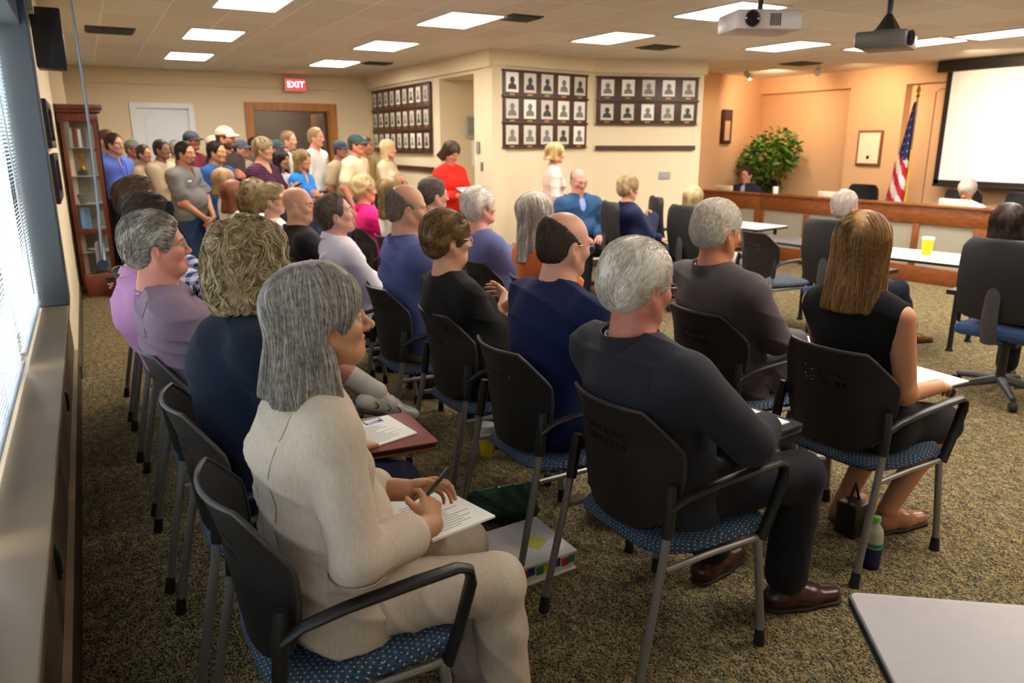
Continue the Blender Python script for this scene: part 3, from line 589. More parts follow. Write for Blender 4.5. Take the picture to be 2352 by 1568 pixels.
chairs = [
 (.42, 1.73, F_+.04, 'dotted blue seat chair closest to the camera, under the woman in the beige suit', 'w'),
 (.40, 2.41, F_, 'chair by the windows holding the curly-haired woman in navy', 'w'),
 (.38, 3.10, F_, 'chair by the windows holding the man in the lavender t-shirt', 'w'),
 (.38, 3.79, F_, 'chair by the windows under the person in the pink polo', 'w'),
 (.36, 4.48, F_, 'chair by the windows under the man in the blue plaid shirt', 'w'),
 (.35, 5.18, F_, 'chair by the windows under the man in black, last of its row', 'w'),
 (1.56, 1.80, F_+.03, 'black-backed chair under the man in the charcoal suit', 's'),
 (1.55, 2.50, F_, 'black-backed chair under the bald man in the navy t-shirt', 's'),
 (1.58, 3.20, F_, 'black-backed chair under the short-haired woman in the black top', 's'),
 (1.55, 3.92, F_, 'black-backed chair under the man in the violet-blue shirt', 's'),
 (1.45, 4.62, F_+.05, 'chair under the bearded man in the white shirt', 's'),
 (1.40, 5.32, F_, 'chair under the bald man in the black blazer', 's'),
 (1.38, 6.02, F_, 'chair under the ponytailed woman in glasses', 's'),
 (2.66, 1.89, F_+.04, 'black-backed chair under the woman in the black sleeveless dress', 'r'),
 (2.66, 2.62, F_, 'black-backed chair under the man in the grey suit', 'r'),
 (2.38, 3.75, F_, 'chair holding the woman with long grey hair', 'r'),
 (2.42, 4.50, F_, 'black-backed chair under the white-haired woman in blue', 'r'),
 (2.45, 5.5, F_, 'chair under the dark-grey-haired man behind the woman in black', 'r'),
 (2.35, 6.1, F_, 'chair under the woman with long light brown hair', 'r'),
 (2.36, 6.82, F_, 'black-backed chair under the woman in the pink jacket', 'r'),
 (5.28, 4.78, F_-.12, 'empty chair with a light blue seat in front of the dais', 'e')]
GR = dict(w='chairs in the row along the windows', s='chairs in the middle audience row', r='chairs in the right audience row', e=None)
for i, (x, y, rz, lb, g) in enumerate(chairs):
    if i == 0: CH.location = (x, y, 0); CH.rotation_euler = (0, 0, rz); CH['label'] = lb; CH['group'] = GR[g]
    else:
        o = dup(CH, (x, y, 0), rz, lb, group=GR[g] or 'x')
        if not GR[g]: del o['group']
# ------------------------------------------------------------------ office chairs
M_mesh = mat('office_black', '131415', .6, bump=.2, bscale=300); M_blue = mat('office_blue_fabric', '23406A', .8)
def office():
    r = thing('office_chair', 'x', 'office chair')
    for k in range(5):
        a = 2*math.pi*k/5+.3; c_, s_ = math.cos(a), math.sin(a)
        l = MB().tube([(.03*c_, .03*s_, .12), (.18*c_, .18*s_, .1), (.31*c_, .31*s_, .075)], [.03, .024, .018], 10).build('base_arm', mat('grey_base', '3A3A3E', .45), r)
        MB().lathe([(.001, -.02), (.03, -.02), (.032, 0), (.03, .02), (.001, .02)], 14, M=Matrix.Translation((.32*c_, .32*s_, .032)) @ Matrix.Rotation(a, 4, 'Z') @ Matrix.Rotation(math.pi/2, 4, 'X')).build('caster', M_rub, l)
    MB().tube([(0, 0, .1), (0, 0, .4)], [.03, .025], 14).box(-.1, -.12, .37, .1, .12, .41).build('gas_column', M_black, r)
    MB().box(-.25, -.23, .42, .25, .26, .5).build('seat', M_blue, r, bevel=.035)
    P_ = np.array([[(x*(1-.25*abs(t-.5)**2), -.25-.05*t+.05*(x/.24)**2-.03*math.sin(t*3), .55+.52*t) for x in np.linspace(-.24, .24, 16)] for t in np.linspace(0, 1, 18)])
    P_[0, :, 0] *= .8; P_[-1, :, 0] *= .8; P_[-2, :, 0] *= .93
    MB().grid(P_, thick=(0, -.045, 0)).build('backrest', M_mesh, r, bevel=.012)
    MB().tube([(0, -.1, .4), (0, -.3, .42), (0, -.34, .6), (0, -.33, .78)], [.035, .03, .03, .025], 10, flat=(1.6, .6)).build('back_support', mat('support_grey', '3C3A3E', .45), r)
    for s_ in (-1, 1):
        MB().tube([(s_*.24, .02, .44), (s_*.31, .0, .47), (s_*.31, -.02, .66)], .016, 10).box(s_*.31-.04, -.15, .66, s_*.31+.04, .12, .69).build('armrest', M_black, r)
    return r
oc = office(); oc.location = (5.15, 2.65, 0); oc.rotation_euler = (0, 0, F_+.15); oc['label'] = 'large black office chair with blue seat at the right edge of the photo'; oc['group'] = 'black office chairs'
for x, y, rz, lb in [(5.28, 4.0, F_+.1, 'black office chair under the white-haired man at the table'), (4.85, 6.2, F_-.3, 'office chair under the woman in the navy suit'), (4.72, 7.05, math.pi*.93, 'office chair with wide arms under the man in the blue jacket'),
                     (5.7, 6.5, -2.0, 'empty black office chair with its high back turned, left of the blonde woman'), (5.2, 5.55, F_, 'office chair under the blonde woman in white'),
                     (9.3, 8.93, math.pi/2, 'black dais chair behind the dark-suited council member'), (9.3, 7.15, math.pi/2, 'empty black dais chair at the middle of the dais'), (9.35, 5.75, math.pi/2, 'empty black dais chair right of the flag'), (9.35, 5.35-.35, math.pi/2, 'black dais chair behind the white-bloused member')]:
    dup(oc, (x, y, 0), rz, lb)
for o in bpy.data.objects:
    if o.get('label', '').startswith('black dais') or o.get('label', '').startswith('empty black dais'): o.location.z = 0
# ------------------------------------------------------------------ tables
M_lam = mat('grey_laminate', 'BDB4B4', .5, vary=.05, vscale=30)
def table(name, label, pts, z, legs, group=None, mtop=None):
    c = (sum(p[0] for p in pts)/len(pts), sum(p[1] for p in pts)/len(pts)); r = thing(name, label, 'table', (c[0], c[1], 0), 0, group)
    pp = [(x-c[0], y-c[1]) for x, y in pts]
    MB().prism(pp, z-.022, z).build('tabletop', mtop or M_lam, r, bevel=.004)
    MB().prism([(x*1.006, y*1.006) for x, y in pp], z-.026, z-.004).build('edge_band', M_black, r, bevel=.003)
    for x, y in legs:
        l = MB().tube([(x-c[0], y-c[1], .02), (x-c[0], y-c[1], z-.026)], .02, 12).build('leg', M_black, r)
        MB().lathe([(.03, 0), (.025, .02)], 14, c=(x-c[0], y-c[1], 0)).build('glide', M_rub, l)
    return r
def rounded(pts, rad, n=5):
    out = []; k = len(pts)
    for i in range(k):
        p = Vector(pts[i]); a = (Vector(pts[i-1])-p).normalized(); b = (Vector(pts[(i+1) % k])-p).normalized()
        for j in range(n+1):
            t = j/n; out.append(tuple((p+a*rad)*(1-t)**2+p*2*t*(1-t)+(p+b*rad)*t*t))
    return out
table('folding_table', 'light grey laminate table corner beside the camera, bottom right of the photo', rounded([(1.31, .90), (2.27, .18), (1.73, -.54), (.77, .18)], .02), .72, [(1.4, .66), (2.1, .16), (1.7, -.4), (.95, .15)])
table('conference_table', 'white-topped table with black underside holding the yellow cup', rounded([(5.88, 3.35), (6.52, 3.5), (6.3, 4.6), (5.68, 4.45)], .03), .72, [(5.98, 3.5), (6.4, 3.6), (6.22, 4.45), (5.8, 4.35)], mtop=mat('white_laminate', 'DAD6D6', .4))
table('conference_table', 'small dark table left of the white-haired man in front of the dais', rounded([(5.75, 4.75), (6.2, 4.85), (6.15, 5.6), (5.7, 5.5)], .03), .72, [(5.83, 4.88), (6.1, 4.95), (6.07, 5.48), (5.8, 5.4)], mtop=mat('dark_laminate', '3A3838', .5))
table('conference_table', 'grey-topped table by the empty high-backed office chair', rounded([(6.35, 6.0), (6.95, 6.1), (6.85, 7.2), (6.25, 7.1)], .03), .72, [(6.45, 6.12), (6.85, 6.2), (6.75, 7.05), (6.37, 7.0)])
cup = thing('drink_cup', 'yellow cup with a white lid on the white-topped table', 'cup', (6.16, 3.92, .72))
MB().lathe([(.035, 0), (.047, .13)], 20).build('cup_body', mat('cup_yellow', 'F0D000', .4), cup); MB().lathe([(.05, .13), (.05, .145), (.04, .15), (.001, .15)], 20).build('lid', M_paper, cup)
cup = thing('drink_cup', 'yellow and white cup on the floor under the navy t-shirt man\'s row', 'cup', (1.72, 3.42, 0))
MB().lathe([(.03, 0), (.045, .12)], 20).build('cup_body', mat('cup_yellow', 'F0D000', .4), cup); MB().lathe([(.046, .115), (.052, .17), (.05, .175)], 20).build('rim', M_paper, cup)
m = MB().lathe([(.0455, .07), (.0445, .066), (.044, .066)], 8)
# floor things
bt = thing('water_bottle', 'clear bottle with blue liquid and green band on the floor at the right', 'bottle', (2.56, 1.68, 0))
MB().lathe([(.031, 0), (.034, .02), (.034, .09)], 18).build('blue_liquid', mat('deep_blue', '141A50', .2), bt)
MB().lathe([(.034, .09), (.034, .11), (.033, .145), (.03, .165), (.014, .19), (.014, .2)], 18).build('shell', mat('bottle_clear', 'A8B098', .15), bt)
MB().lathe([(.0348, .095), (.0348, .112)], 18).build('green_band', mat('green_band', '0E7A66', .4), bt)
MB().lathe([(.016, .198), (.016, .218), (.001, .219)], 14).build('cap', mat('cap_green', '7AC060', .4), bt)
bd = thing('ring_binder', 'thick white ring binder lying on the carpet with a yellow note', 'binder', (1.35, 2.37, 0), R(4))
Q = [(-.17, -.15), (.16, -.15), (.18, .17), (-.15, .17)]
MB().prism(Q, .0, .008).prism(Q, .075, .083).box(-.175, -.15, .0, -.165, .17, .083).build('cover', mat('white_vinyl', 'D6D2D2', .25), bd, bevel=.003)
MB().prism([(x*.93, y*.93) for x, y in Q], .01, .072).build('pages', mat('page_block', 'E0DCD6', .8), bd)
for k, (x, c_) in enumerate([(-.13, 0), (-.1, 1), (-.07, 0), (-.03, 2), (0, 3), (.05, 0), (.09, 1), (.12, 2)]):
    MB().box(x, -.147, .03+.004*(k % 3), x+.03, -.142, .06+.004*(k % 3)).build('index_tab', mat(*[('tab_blue', '2A3A7A', .6), ('tab_red', 'C02038', .6), ('tab_green', '2A7A3A', .6), ('tab_yellow', 'C8B020', .6)][c_]), bd, smooth=False)
for k in range(3): MB().box(.155, -.12+.05*k, .02+.015*k, .168, -.08+.05*k, .028+.015*k).build('index_tab', mat('tab_red', 'C02038', .6), bd, smooth=False)
simple('sticky_note', 'yellow sticky note on top of the white ring binder', 'sticky note', MB().box(-.038, -.038, 0, .038, .038, .0012), mat('note_yellow', 'D0CC4A', .7), (1.40, 2.36, .0835), rz=.6, smooth=False)
pb = thing('black_handbag', 'black leather handbag on the floor under the closest chair', 'handbag', (.62, 1.56, 0), .2)
MB().sph((0, 0, .1), .16, 16, sc=(1.0, .7, .62)).build('bag_body', mat('black_leather', '0E0D0E', .3, bump=.3, bscale=18), pb)
MB().tube([(-.1, -.04, .16), (-.05, -.08, .26), (.05, -.08, .26), (.1, -.04, .16)], .006, 8).build('handle', mat('black_leather', '0E0D0E', .3), pb)
kb = thing('black_tote', 'small black tote bag standing by the sandalled foot at the right', 'bag', (2.72, 1.90, 0), .1)
MB().prism([(-.06, -.05), (.06, -.05), (.05, .05), (-.05, .05)], 0, .15).build('bag_body', M_black, kb, bevel=.01); MB().tube([(-.04, 0, .15), (0, 0, .23), (.04, 0, .15)], .006, 8).build('handle', M_black, kb)
simple('red_can', 'small red can on the floor behind the charcoal suit man\'s knee', 'can', MB().lathe([(.028, 0), (.033, .01), (.033, .11), (.026, .12)], 18), mat('can_red', 'C01818', .3), (2.78, 2.25, 0))
# ------------------------------------------------------------------ implicit surface modelling of the figures
f32 = np.float32
def A3(v): return np.array(v, dtype=f32)
def unit(v): v = np.asarray(v, float); return v/max(1e-9, np.linalg.norm(v))
# primitive = dict(t, k, op, bb=(lo,hi), f)   f(X,Y,Z)->distance
def cone(a, b, ra, rb, k=.02, op='u', n=None, fl=1.0):
    a = np.asarray(a, float); b = np.asarray(b, float); ba = b-a; L2 = max(1e-9, float(ba@ba)); nn = unit(n) if n is not None else None; s_ = 1/fl
    def f(X, Y, Z):
        px, py, pz = X-f32(a[0]), Y-f32(a[1]), Z-f32(a[2])
        t = np.clip((px*f32(ba[0])+py*f32(ba[1])+pz*f32(ba[2]))/f32(L2), 0, 1)
        qx, qy, qz = px-t*f32(ba[0]), py-t*f32(ba[1]), pz-t*f32(ba[2])
        r = f32(ra)+(f32(rb-ra))*t
        d2 = qx*qx+qy*qy+qz*qz
        if nn is not None:
            c = qx*f32(nn[0])+qy*f32(nn[1])+qz*f32(nn[2]); d2 = d2+c*c*f32(s_*s_-1)
        return np.sqrt(d2)-r
    m = max(ra, rb); return dict(f=f, k=k, op=op, lo=np.minimum(a, b)-m, hi=np.maximum(a, b)+m)
def ell(c, r, k=.02, op='u', Rm=None):
    c = np.asarray(c, float); r = np.asarray(r, float); Rm = np.eye(3) if Rm is None else np.asarray(Rm, float); mr = float(r.min())
    def f(X, Y, Z):
        px, py, pz = X-f32(c[0]), Y-f32(c[1]), Z-f32(c[2])
        q = 0; q4 = 0
        for i in range(3):
            u = px*f32(Rm[0, i])+py*f32(Rm[1, i])+pz*f32(Rm[2, i])
            u = u/f32(r[i]); q = q+u*u; u = u/f32(r[i]); q4 = q4+u*u
        k0 = np.sqrt(q); return k0*(k0-1)/np.maximum(np.sqrt(q4), 1e-6)
    e = np.abs(Rm) @ r; return dict(f=f, k=k, op=op, lo=c-e, hi=c+e)
def plane(p, n, k=.004, op='i'):      # keeps the side the normal points away from
    p = np.asarray(p, float); n = unit(n)
    def f(X, Y, Z): return (X-f32(p[0]))*f32(n[0])+(Y-f32(p[1]))*f32(n[1])+(Z-f32(p[2]))*f32(n[2])
    return dict(f=f, k=k, op=op, lo=None, hi=None)
def comb(F, d, k, op):
    if op == 'u':
        if k <= 0: return np.minimum(F, d)
        h = np.maximum(k-np.abs(F-d), 0)/k; return np.minimum(F, d)-h*h*f32(k*.25)
    if op == 's': d = -d
    if k <= 0: return np.maximum(F, d)
    h = np.maximum(k-np.abs(F-d), 0)/k; return np.maximum(F, d)+h*h*f32(k*.25)
def field_at(prims, P):
    X, Y, Z = P[:, 0].astype(f32), P[:, 1].astype(f32), P[:, 2].astype(f32); F = np.full(len(P), 5, f32)
    for p in prims: F = comb(F, p['f'](X, Y, Z), p['k'], p['op'])
    return F
def grad_at(prims, P, e=.002):
    g = np.stack([field_at(prims, P+np.eye(3)[i]*e)-field_at(prims, P-np.eye(3)[i]*e) for i in range(3)], 1); return g/np.maximum(np.linalg.norm(g, axis=1), 1e-6)[:, None]
def iso(prims, res, lo=None, hi=None):
    us = [p for p in prims if p['op'] == 'u']
    l_ = np.min([p['lo'] for p in us], 0)-res*3 if lo is None else np.asarray(lo, float); h_ = np.max([p['hi'] for p in us], 0)+res*3 if hi is None else np.asarray(hi, float)
    n = np.ceil((h_-l_)/res).astype(int)+1
    ax = [(l_[i]+np.arange(n[i])*res).astype(f32) for i in range(3)]
    F = np.full(n, 5, f32)
    for p in prims:
        if p['lo'] is None: sl = [slice(0, n[i]) for i in range(3)]
        else:
            e = p['k']+res*3; sl = []
            for i in range(3):
                a = max(0, int((p['lo'][i]-e-l_[i])/res)); b = min(n[i], int((p['hi'][i]+e-l_[i])/res)+2); sl.append(slice(a, max(a, b)))
            if any(s_.stop <= s_.start for s_ in sl): continue
        sl = tuple(sl); X, Y, Z = ax[0][sl[0]][:, None, None], ax[1][sl[1]][None, :, None], ax[2][sl[2]][None, None, :]
        F[sl] = comb(F[sl], p['f'](X, Y, Z), p['k'], p['op'])
    F[0] = F[-1] = 5; F[:, 0] = F[:, -1] = 5; F[:, :, 0] = F[:, :, -1] = 5
    s_ = F < 0
    c = np.zeros(np.array(F.shape)-1, np.int8)
    for i in (0, 1):
        for j in (0, 1):
            for k in (0, 1): c += s_[i:F.shape[0]-1+i, j:F.shape[1]-1+j, k:F.shape[2]-1+k]
    act = (c > 0) & (c < 8); idx = np.argwhere(act)
    if len(idx) == 0: return np.zeros((0, 3)), []
    ids = np.full(act.shape, -1, np.int64); ids[act] = np.arange(len(idx))
    acc = np.zeros((len(idx), 3), f32); cnt = np.zeros(len(idx), f32)
    cor = [(i, j, k) for i in (0, 1) for j in (0, 1) for k in (0, 1)]
    for a in cor:
        for d in range(3):
            if a[d] == 1: continue
            b = list(a); b[d] = 1
            fa = F[idx[:, 0]+a[0], idx[:, 1]+a[1], idx[:, 2]+a[2]]; fb = F[idx[:, 0]+b[0], idx[:, 1]+b[1], idx[:, 2]+b[2]]
            m = (fa < 0) != (fb < 0); t = np.where(m, fa/np.where(m, fa-fb, 1), 0)
            p = np.tile(A3(a), (len(idx), 1)); p[:, d] = t
            acc[m] += p[m]; cnt[m] += 1
    V = (idx+acc/cnt[:, None])*res+l_
    Q = []
    for d in range(3):
        e, g = [(1, 2), (2, 0), (0, 1)][d]
        sa = [slice(1, -1)]*3; sa[d] = slice(0, -1); sb = [slice(1, -1)]*3; sb[d] = slice(1, None)
        A_, B_ = s_[tuple(sa)], s_[tuple(sb)]
        for flip in (0, 1):
            E_ = np.argwhere((A_ & ~B_) if not flip else (~A_ & B_))
            if not len(E_): continue
            off = np.ones(3, int); off[d] = 0; E_ = E_+off
            def cell(de, dg): q = E_.copy(); q[:, e] -= de; q[:, g] -= dg; return ids[q[:, 0], q[:, 1], q[:, 2]]
            q = np.stack([cell(1, 1), cell(0, 1), cell(0, 0), cell(1, 0)], 1)
            Q.append(q if not flip else q[:, ::-1])
    Q = np.concatenate(Q); Q = Q[(Q >= 0).all(1)]
    return V, Q
def relax(V, Q, n=1):
    for _ in range(n):
        S_ = np.zeros_like(V); c = np.zeros(len(V))
        for a, b in ((0, 1), (1, 2), (2, 3), (3, 0)):
            np.add.at(S_, Q[:, a], V[Q[:, b]]); np.add.at(S_, Q[:, b], V[Q[:, a]]); np.add.at(c, Q[:, a], 1); np.add.at(c, Q[:, b], 1)
        V = V*.5+S_/np.maximum(c, 1)[:, None]*.5
    return V
def mesh_obj(name, parts, mats, parent=None, mfun=None):
    # parts: list of (V,Q[,mi])
    vs = []; fs = []; mi = []; n = 0
    for p in parts:
        V, Q = p[0], p[1]
        if len(V) == 0: continue
        Q = np.asarray(Q); vs.append(np.asarray(V, float)); fs.append(Q+n); mi.append(p[2] if len(p) > 2 and isinstance(p[2], np.ndarray) else np.full(len(Q), p[2] if len(p) > 2 else 0)); n += len(V)
    V = np.concatenate(vs); w_ = [f.shape[1] for f in fs]
    me = bpy.data.meshes.new(name); me.vertices.add(len(V)); me.vertices.foreach_set('co', V.astype(f32).ravel())
    flat = np.concatenate([f.ravel() for f in fs]); cnts = np.concatenate([np.full(len(f), f.shape[1]) for f in fs])
    me.loops.add(len(flat)); me.loops.foreach_set('vertex_index', flat.astype(np.int32))
    st = np.concatenate([[0], np.cumsum(cnts)[:-1]]); me.polygons.add(len(cnts)); me.polygons.foreach_set('loop_start', st.astype(np.int32)); me.polygons.foreach_set('loop_total', cnts.astype(np.int32))
    for m in (mats if isinstance(mats, (list, tuple)) else [mats]): me.materials.append(m)
    me.polygons.foreach_set('material_index', np.concatenate(mi).astype(np.int32)); me.polygons.foreach_set('use_smooth', [True]*len(cnts))
    me.update(calc_edges=True); me.validate()
    o = bpy.data.objects.new(name, me); COL.objects.link(o)
    if parent is not None: o.parent = parent
    return o
def wob(P, fr, seed, n=5):
    r_ = np.random.RandomState(seed); s_ = 0
    for _ in range(n):
        d = r_.normal(size=3); d = d/np.linalg.norm(d)*fr*r_.uniform(.6, 1.5); s_ = s_+np.sin(P @ d+r_.uniform(0, 6.3))
    return s_/n
def folds(P, axis, fr, seed, amp):
    # wrinkles: ridges running across `axis`, warped
    r_ = np.random.RandomState(seed); a = unit(np.asarray(axis, float)+r_.normal(size=3)*.25)
    W_ = P+.05*np.stack([wob(P, 9, seed+1), wob(P, 9, seed+2), wob(P, 9, seed+3)], 1)
    rg_ = 1-np.abs(np.sin(W_ @ (a*fr)+1.5*wob(P, 5, seed+4))); m = np.clip(.5+wob(P, 6, seed+5)*1.6, 0, 1)
    return amp*(rg_**2-.3)*m
def vnormals(V, Q):
    n = np.cross(V[Q[:, 2]]-V[Q[:, 0]], V[Q[:, 3]]-V[Q[:, 1]]); N_ = np.zeros_like(V)
    for i in range(4): np.add.at(N_, Q[:, i], n)
    return N_/np.maximum(np.linalg.norm(N_, axis=1), 1e-9)[:, None]
# ------------------------------------------------------------------ head
def rot(yaw=0, pitch=0, roll=0):
    # yaw>0 turns left, pitch>0 looks up, roll>0 tilts to the right shoulder
    return np.array(Euler((pitch, roll, yaw), 'XYZ').to_matrix()) if False else np.array((Matrix.Rotation(yaw, 3, 'Z') @ Matrix.Rotation(pitch, 3, 'X') @ Matrix.Rotation(roll, 3, 'Y')))
class HeadT:
    def __init__(s, c, Rm, sc): s.c = np.asarray(c, float); s.R = Rm; s.s = sc
    def p(s, v): return s.c+s.R @ (np.asarray(v, float)*s.s)
    def cone(s, a, b, ra, rb, k=.01, op='u', n=None, fl=1): return cone(s.p(a), s.p(b), ra*s.s, rb*s.s, k*s.s, op, s.R @ np.asarray(n, float) if n is not None else None, fl)
    def ell(s, c, r, k=.01, op='u', rz=0, rx=0):
        q = np.array((Matrix.Rotation(rz, 3, 'Z') @ Matrix.Rotation(rx, 3, 'X'))); return ell(s.p(c), np.asarray(r)*s.s, k*s.s, op, s.R @ q)
    def plane(s, p, n, k=.006): return plane(s.p(p), s.R @ np.asarray(n, float), k*s.s)
    def inv(s, P): return (P-s.c) @ s.R/s.s
def head_prims(H, sp):
    male = sp['sex'] == 'm'; jw = 1.0 if male else .93; fat = sp.get('jowl', 0)
    nl = sp.get('nose', 1.0)
    p = [H.ell((0, -.016, .035), (.075, .095, .084), .01), H.ell((0, .022, -.02), (.064*jw, .064, .085), .03),
         H.ell((0, .058, -.088), (.026*jw, .026, .022), .03)]
    for s_ in (-1, 1):
        p += [H.cone((s_*.055*jw, -.002, -.045), (s_*.022, .05, -.09), .022+fat, .019+fat, .025), H.ell((s_*.04, .052, -.022), (.024, .026, .022), .02),
              H.cone((s_*.012, .078, .021), (s_*.042, .066, .022), .011, .011, .014)]
    p += [H.cone((0, .074, .022), (0, .086, .0), .0095, .0085, .012), H.cone((0, .084, .0), (0, .098*nl, -.024), .008, .0095, .01), H.ell((0, .1*nl, -.029), (.011, .011, .0095), .008)]
    for s_ in (-1, 1): p += [H.ell((s_*.0115, .09, -.033), (.0085, .011, .0075), .006)]
    for s_ in (-1, 1): p += [H.ell((s_*.034, .104, .001), (.016, .024, .0105), .016, 's')]
    for s_ in (-1, 1): p += [H.ell((s_*.031, .0675, .0), (.016, .0165, .0135), .004)]
    for s_ in (-1, 1): p += [H.cone((s_*.022, .0845, -.001), (s_*.04, .0795, -.002),     .0015, .0015, .003, 's')]
    for s_ in (-1, 1): p += [H.cone((s_*.02, .083, .0068), (s_*.042, .075, .0056), .0032, .0028, .004)]
    p += [H.cone((-.016, .0785, -.0545), (.016, .0785, -.0545), .0052, .0052, .007), H.cone((0, .084, -.0545), (0, .084, -.0545), .0056, .0056, .006), H.cone((-.013, .0775, -.0665), (.013, .0775, -.0665), .006, .006, .008), H.ell((0, .082, -.067), (.012, .007, .006), .005),
          H.cone((-.023, .086, -.0605), (.023, .086, -.0605), .0016, .0016, .004, 's'), H.cone((0, .095, -.0605), (0, .092, -.0605), .0018, .0018, .004, 's')]
    es = sp.get('ear', 1.0)
    for s_ in (-1, 1):
        p += [H.ell((s_*.075, -.012, -.012), (.011, .018*es, .031*es), .008, rz=s_*-.35), H.ell((s_*.073, -.008, -.036*es), (.007, .009, .011), .006),
              H.ell((s_*.088, -.006, -.008), (.009, .010, .019), .005, 's', rz=s_*-.35)]
    return p
HAIR = {}
def hair_prims(H, sp):
    st = sp['hair']; th = sp.get('hth', .012)
    if st == 'none': return []
    cap = lambda t, zz=0: [H.ell((0, -.018, .035+zz), (.075+t, .095+t, .084+t), .005)]
    ears = [H.ell((s_*.085, -.002, -.02), (.022, .026, .036), .006, 's') for s_ in (-1, 1)]
    fore = [H.plane((0, .075, .078), (0, .86, -.5))] if st not in ('bald_ring',) else []
    if st == 'short':
        return cap(th)+[H.ell((0, -.05, -.02), (.068, .066, .07), .02)]+[H.plane((0, .058+sp.get('hl', 0), .06), (0, .93, -.25)), H.plane((0, -.05, -.068), (0, .25, -1))]+ears+[H.ell((0, .12, -.03), (.1, .1, .09), .01, 's')]
    if st == 'quiff':
        return cap(th)+[H.ell((0, .02, .1), (.066, .075, .04), .03), H.ell((0, -.05, -.02), (.07, .068, .07), .02)]+[H.plane((0, .078, .06), (0, .93, -.4)), H.plane((0, -.05, -.072), (0, .25, -1))]+ears+[H.ell((0, .13, -.03), (.1, .1, .09), .01, 's')]
    if st == 'bald_ring':
        return cap(.005)+[H.ell((0, -.05, -.02), (.068, .062, .062), .02)]+[H.plane((0, -.0, .035), (0, .75, 1), .02), H.plane((0, .03, 0), (0, 1, -.1)), H.plane((0, -.05, -.062), (0, .25, -1))]+ears
    if st == 'thick':      # short, full on the back and sides
        return cap(th)+[H.ell((0, -.03, .07), (.078, .088, .062), .03), H.ell((0, -.06, .0), (.076, .068, .075), .03)]+[H.plane((0, .072, .06), (0, .93, -.4)), H.plane((0, -.05, -.078), (0, .3, -1))]+ears+[H.ell((0, .145, -.04), (.1, .1, .1), .01, 's')]
    if st == 'pixie':      # full short women's cut
        return cap(.02)+[H.ell((0, -.03, .06), (.088, .1, .075), .03), H.ell((0, -.07, .0), (.08, .062, .085), .03)]+[H.plane((0, -.05, -.082), (0, .3, -1)), H.ell((0, .14, -.04), (.075, .085, .095), .015, 's')]+ears
    if st == 'bob':
        ln = sp.get('len', .16); fr = sp.get('flare', 1.0)
        p = cap(.02, .004)+[H.ell((0, -.03, .05), (.094, .108, .082), .03)]
        for s_ in (-1, 1):
            p += [H.cone((s_*.07, -.03, .02), (s_*(.075+.018*fr), -.03, -ln), .032, .034, .03, n=(1, 0, 0), fl=.8), H.cone((s_*.055, -.06, .0), (s_*(.06+.015*fr), -.075-.02*fr, -ln), .048, .052, .03)]
        p += [H.cone((0, -.078, 0), (0, -.09-.022*fr, -ln), .052, .058, .03)]
        p += [H.plane((0, 0, -ln-.005), (0, -.12, -1), .012)]
        p += [H.ell((0, .108, -.062), (.1, .088, .115), .012, 's'), H.ell((0, .04, -.12), (.07, .08, .09), .015, 's')]
        if sp.get('earout'): p += [H.ell((s_*.1, .012, -.028), (.045, .026, .03), .01, 's') for s_ in (-1, 1)]
        return p
    if st == 'long':
        ln = sp.get('len', .3)
        p = cap(.016, .002)+[H.ell((0, -.03, .045), (.086, .102, .08), .03)]
        for s_ in (-1, 1): p += [H.cone((s_*.055, -.04, .02), (s_*.07, -.055, -ln), .045, .035, .03), H.cone((s_*.07, -.02, 0), (s_*.085, .0, -ln*.8), .025, .026, .03)]
        p += [H.cone((0, -.07, 0), (0, -.095, -ln), .05, .045, .03), H.plane((0, 0, -ln-.01), (0, 0, -1), .02)]
        p += [H.ell((0, .125, -.05), (.07, .085, .12), .012, 's'), H.ell((0, .055, -.12), (.055, .07, .08), .015, 's')]
        return p
    if st == 'curly':
        return [H.ell((0, -.02, .045), (.112, .122, .098), .03), H.ell((0, -.045, -.035), (.128, .115, .11), .04), H.ell((0, -.05, -.11), (.118, .1, .075), .04), H.ell((-.09, .02, -.06), (.04, .05, .08), .03), H.ell((.09, .02, -.06), (.04, .05, .08), .03),
                H.ell((0, .14, -.05), (.07, .09, .1), .015, 's'), H.ell((0, .08, -.16), (.08, .08, .08), .02, 's')]
    if st == 'pony':
        return cap(.013)+[H.ell((0, -.05, -.02), (.07, .066, .065), .02), H.plane((0, .07, .06), (0, .93, -.4)), H.plane((0, -.05, -.07), (0, .25, -1)), H.ell((0, .14, -.035), (.1, .1, .1), .01, 's')]+ears+[H.ell((0, .055, .085), (.06, .035, .03), .02), H.ell((0, -.125, .0), (.025, .025, .028), .02), H.cone((0, -.13, -.01), (.01, -.13, -.2), .024, .012, .02)]
    return []
FLOW = {'short': 'back', 'quiff': 'back', 'bald_ring': 'back', 'thick': 'back', 'pixie': 'back', 'bob': 'part', 'long': 'part', 'curly': 'curl', 'pony': 'back'}
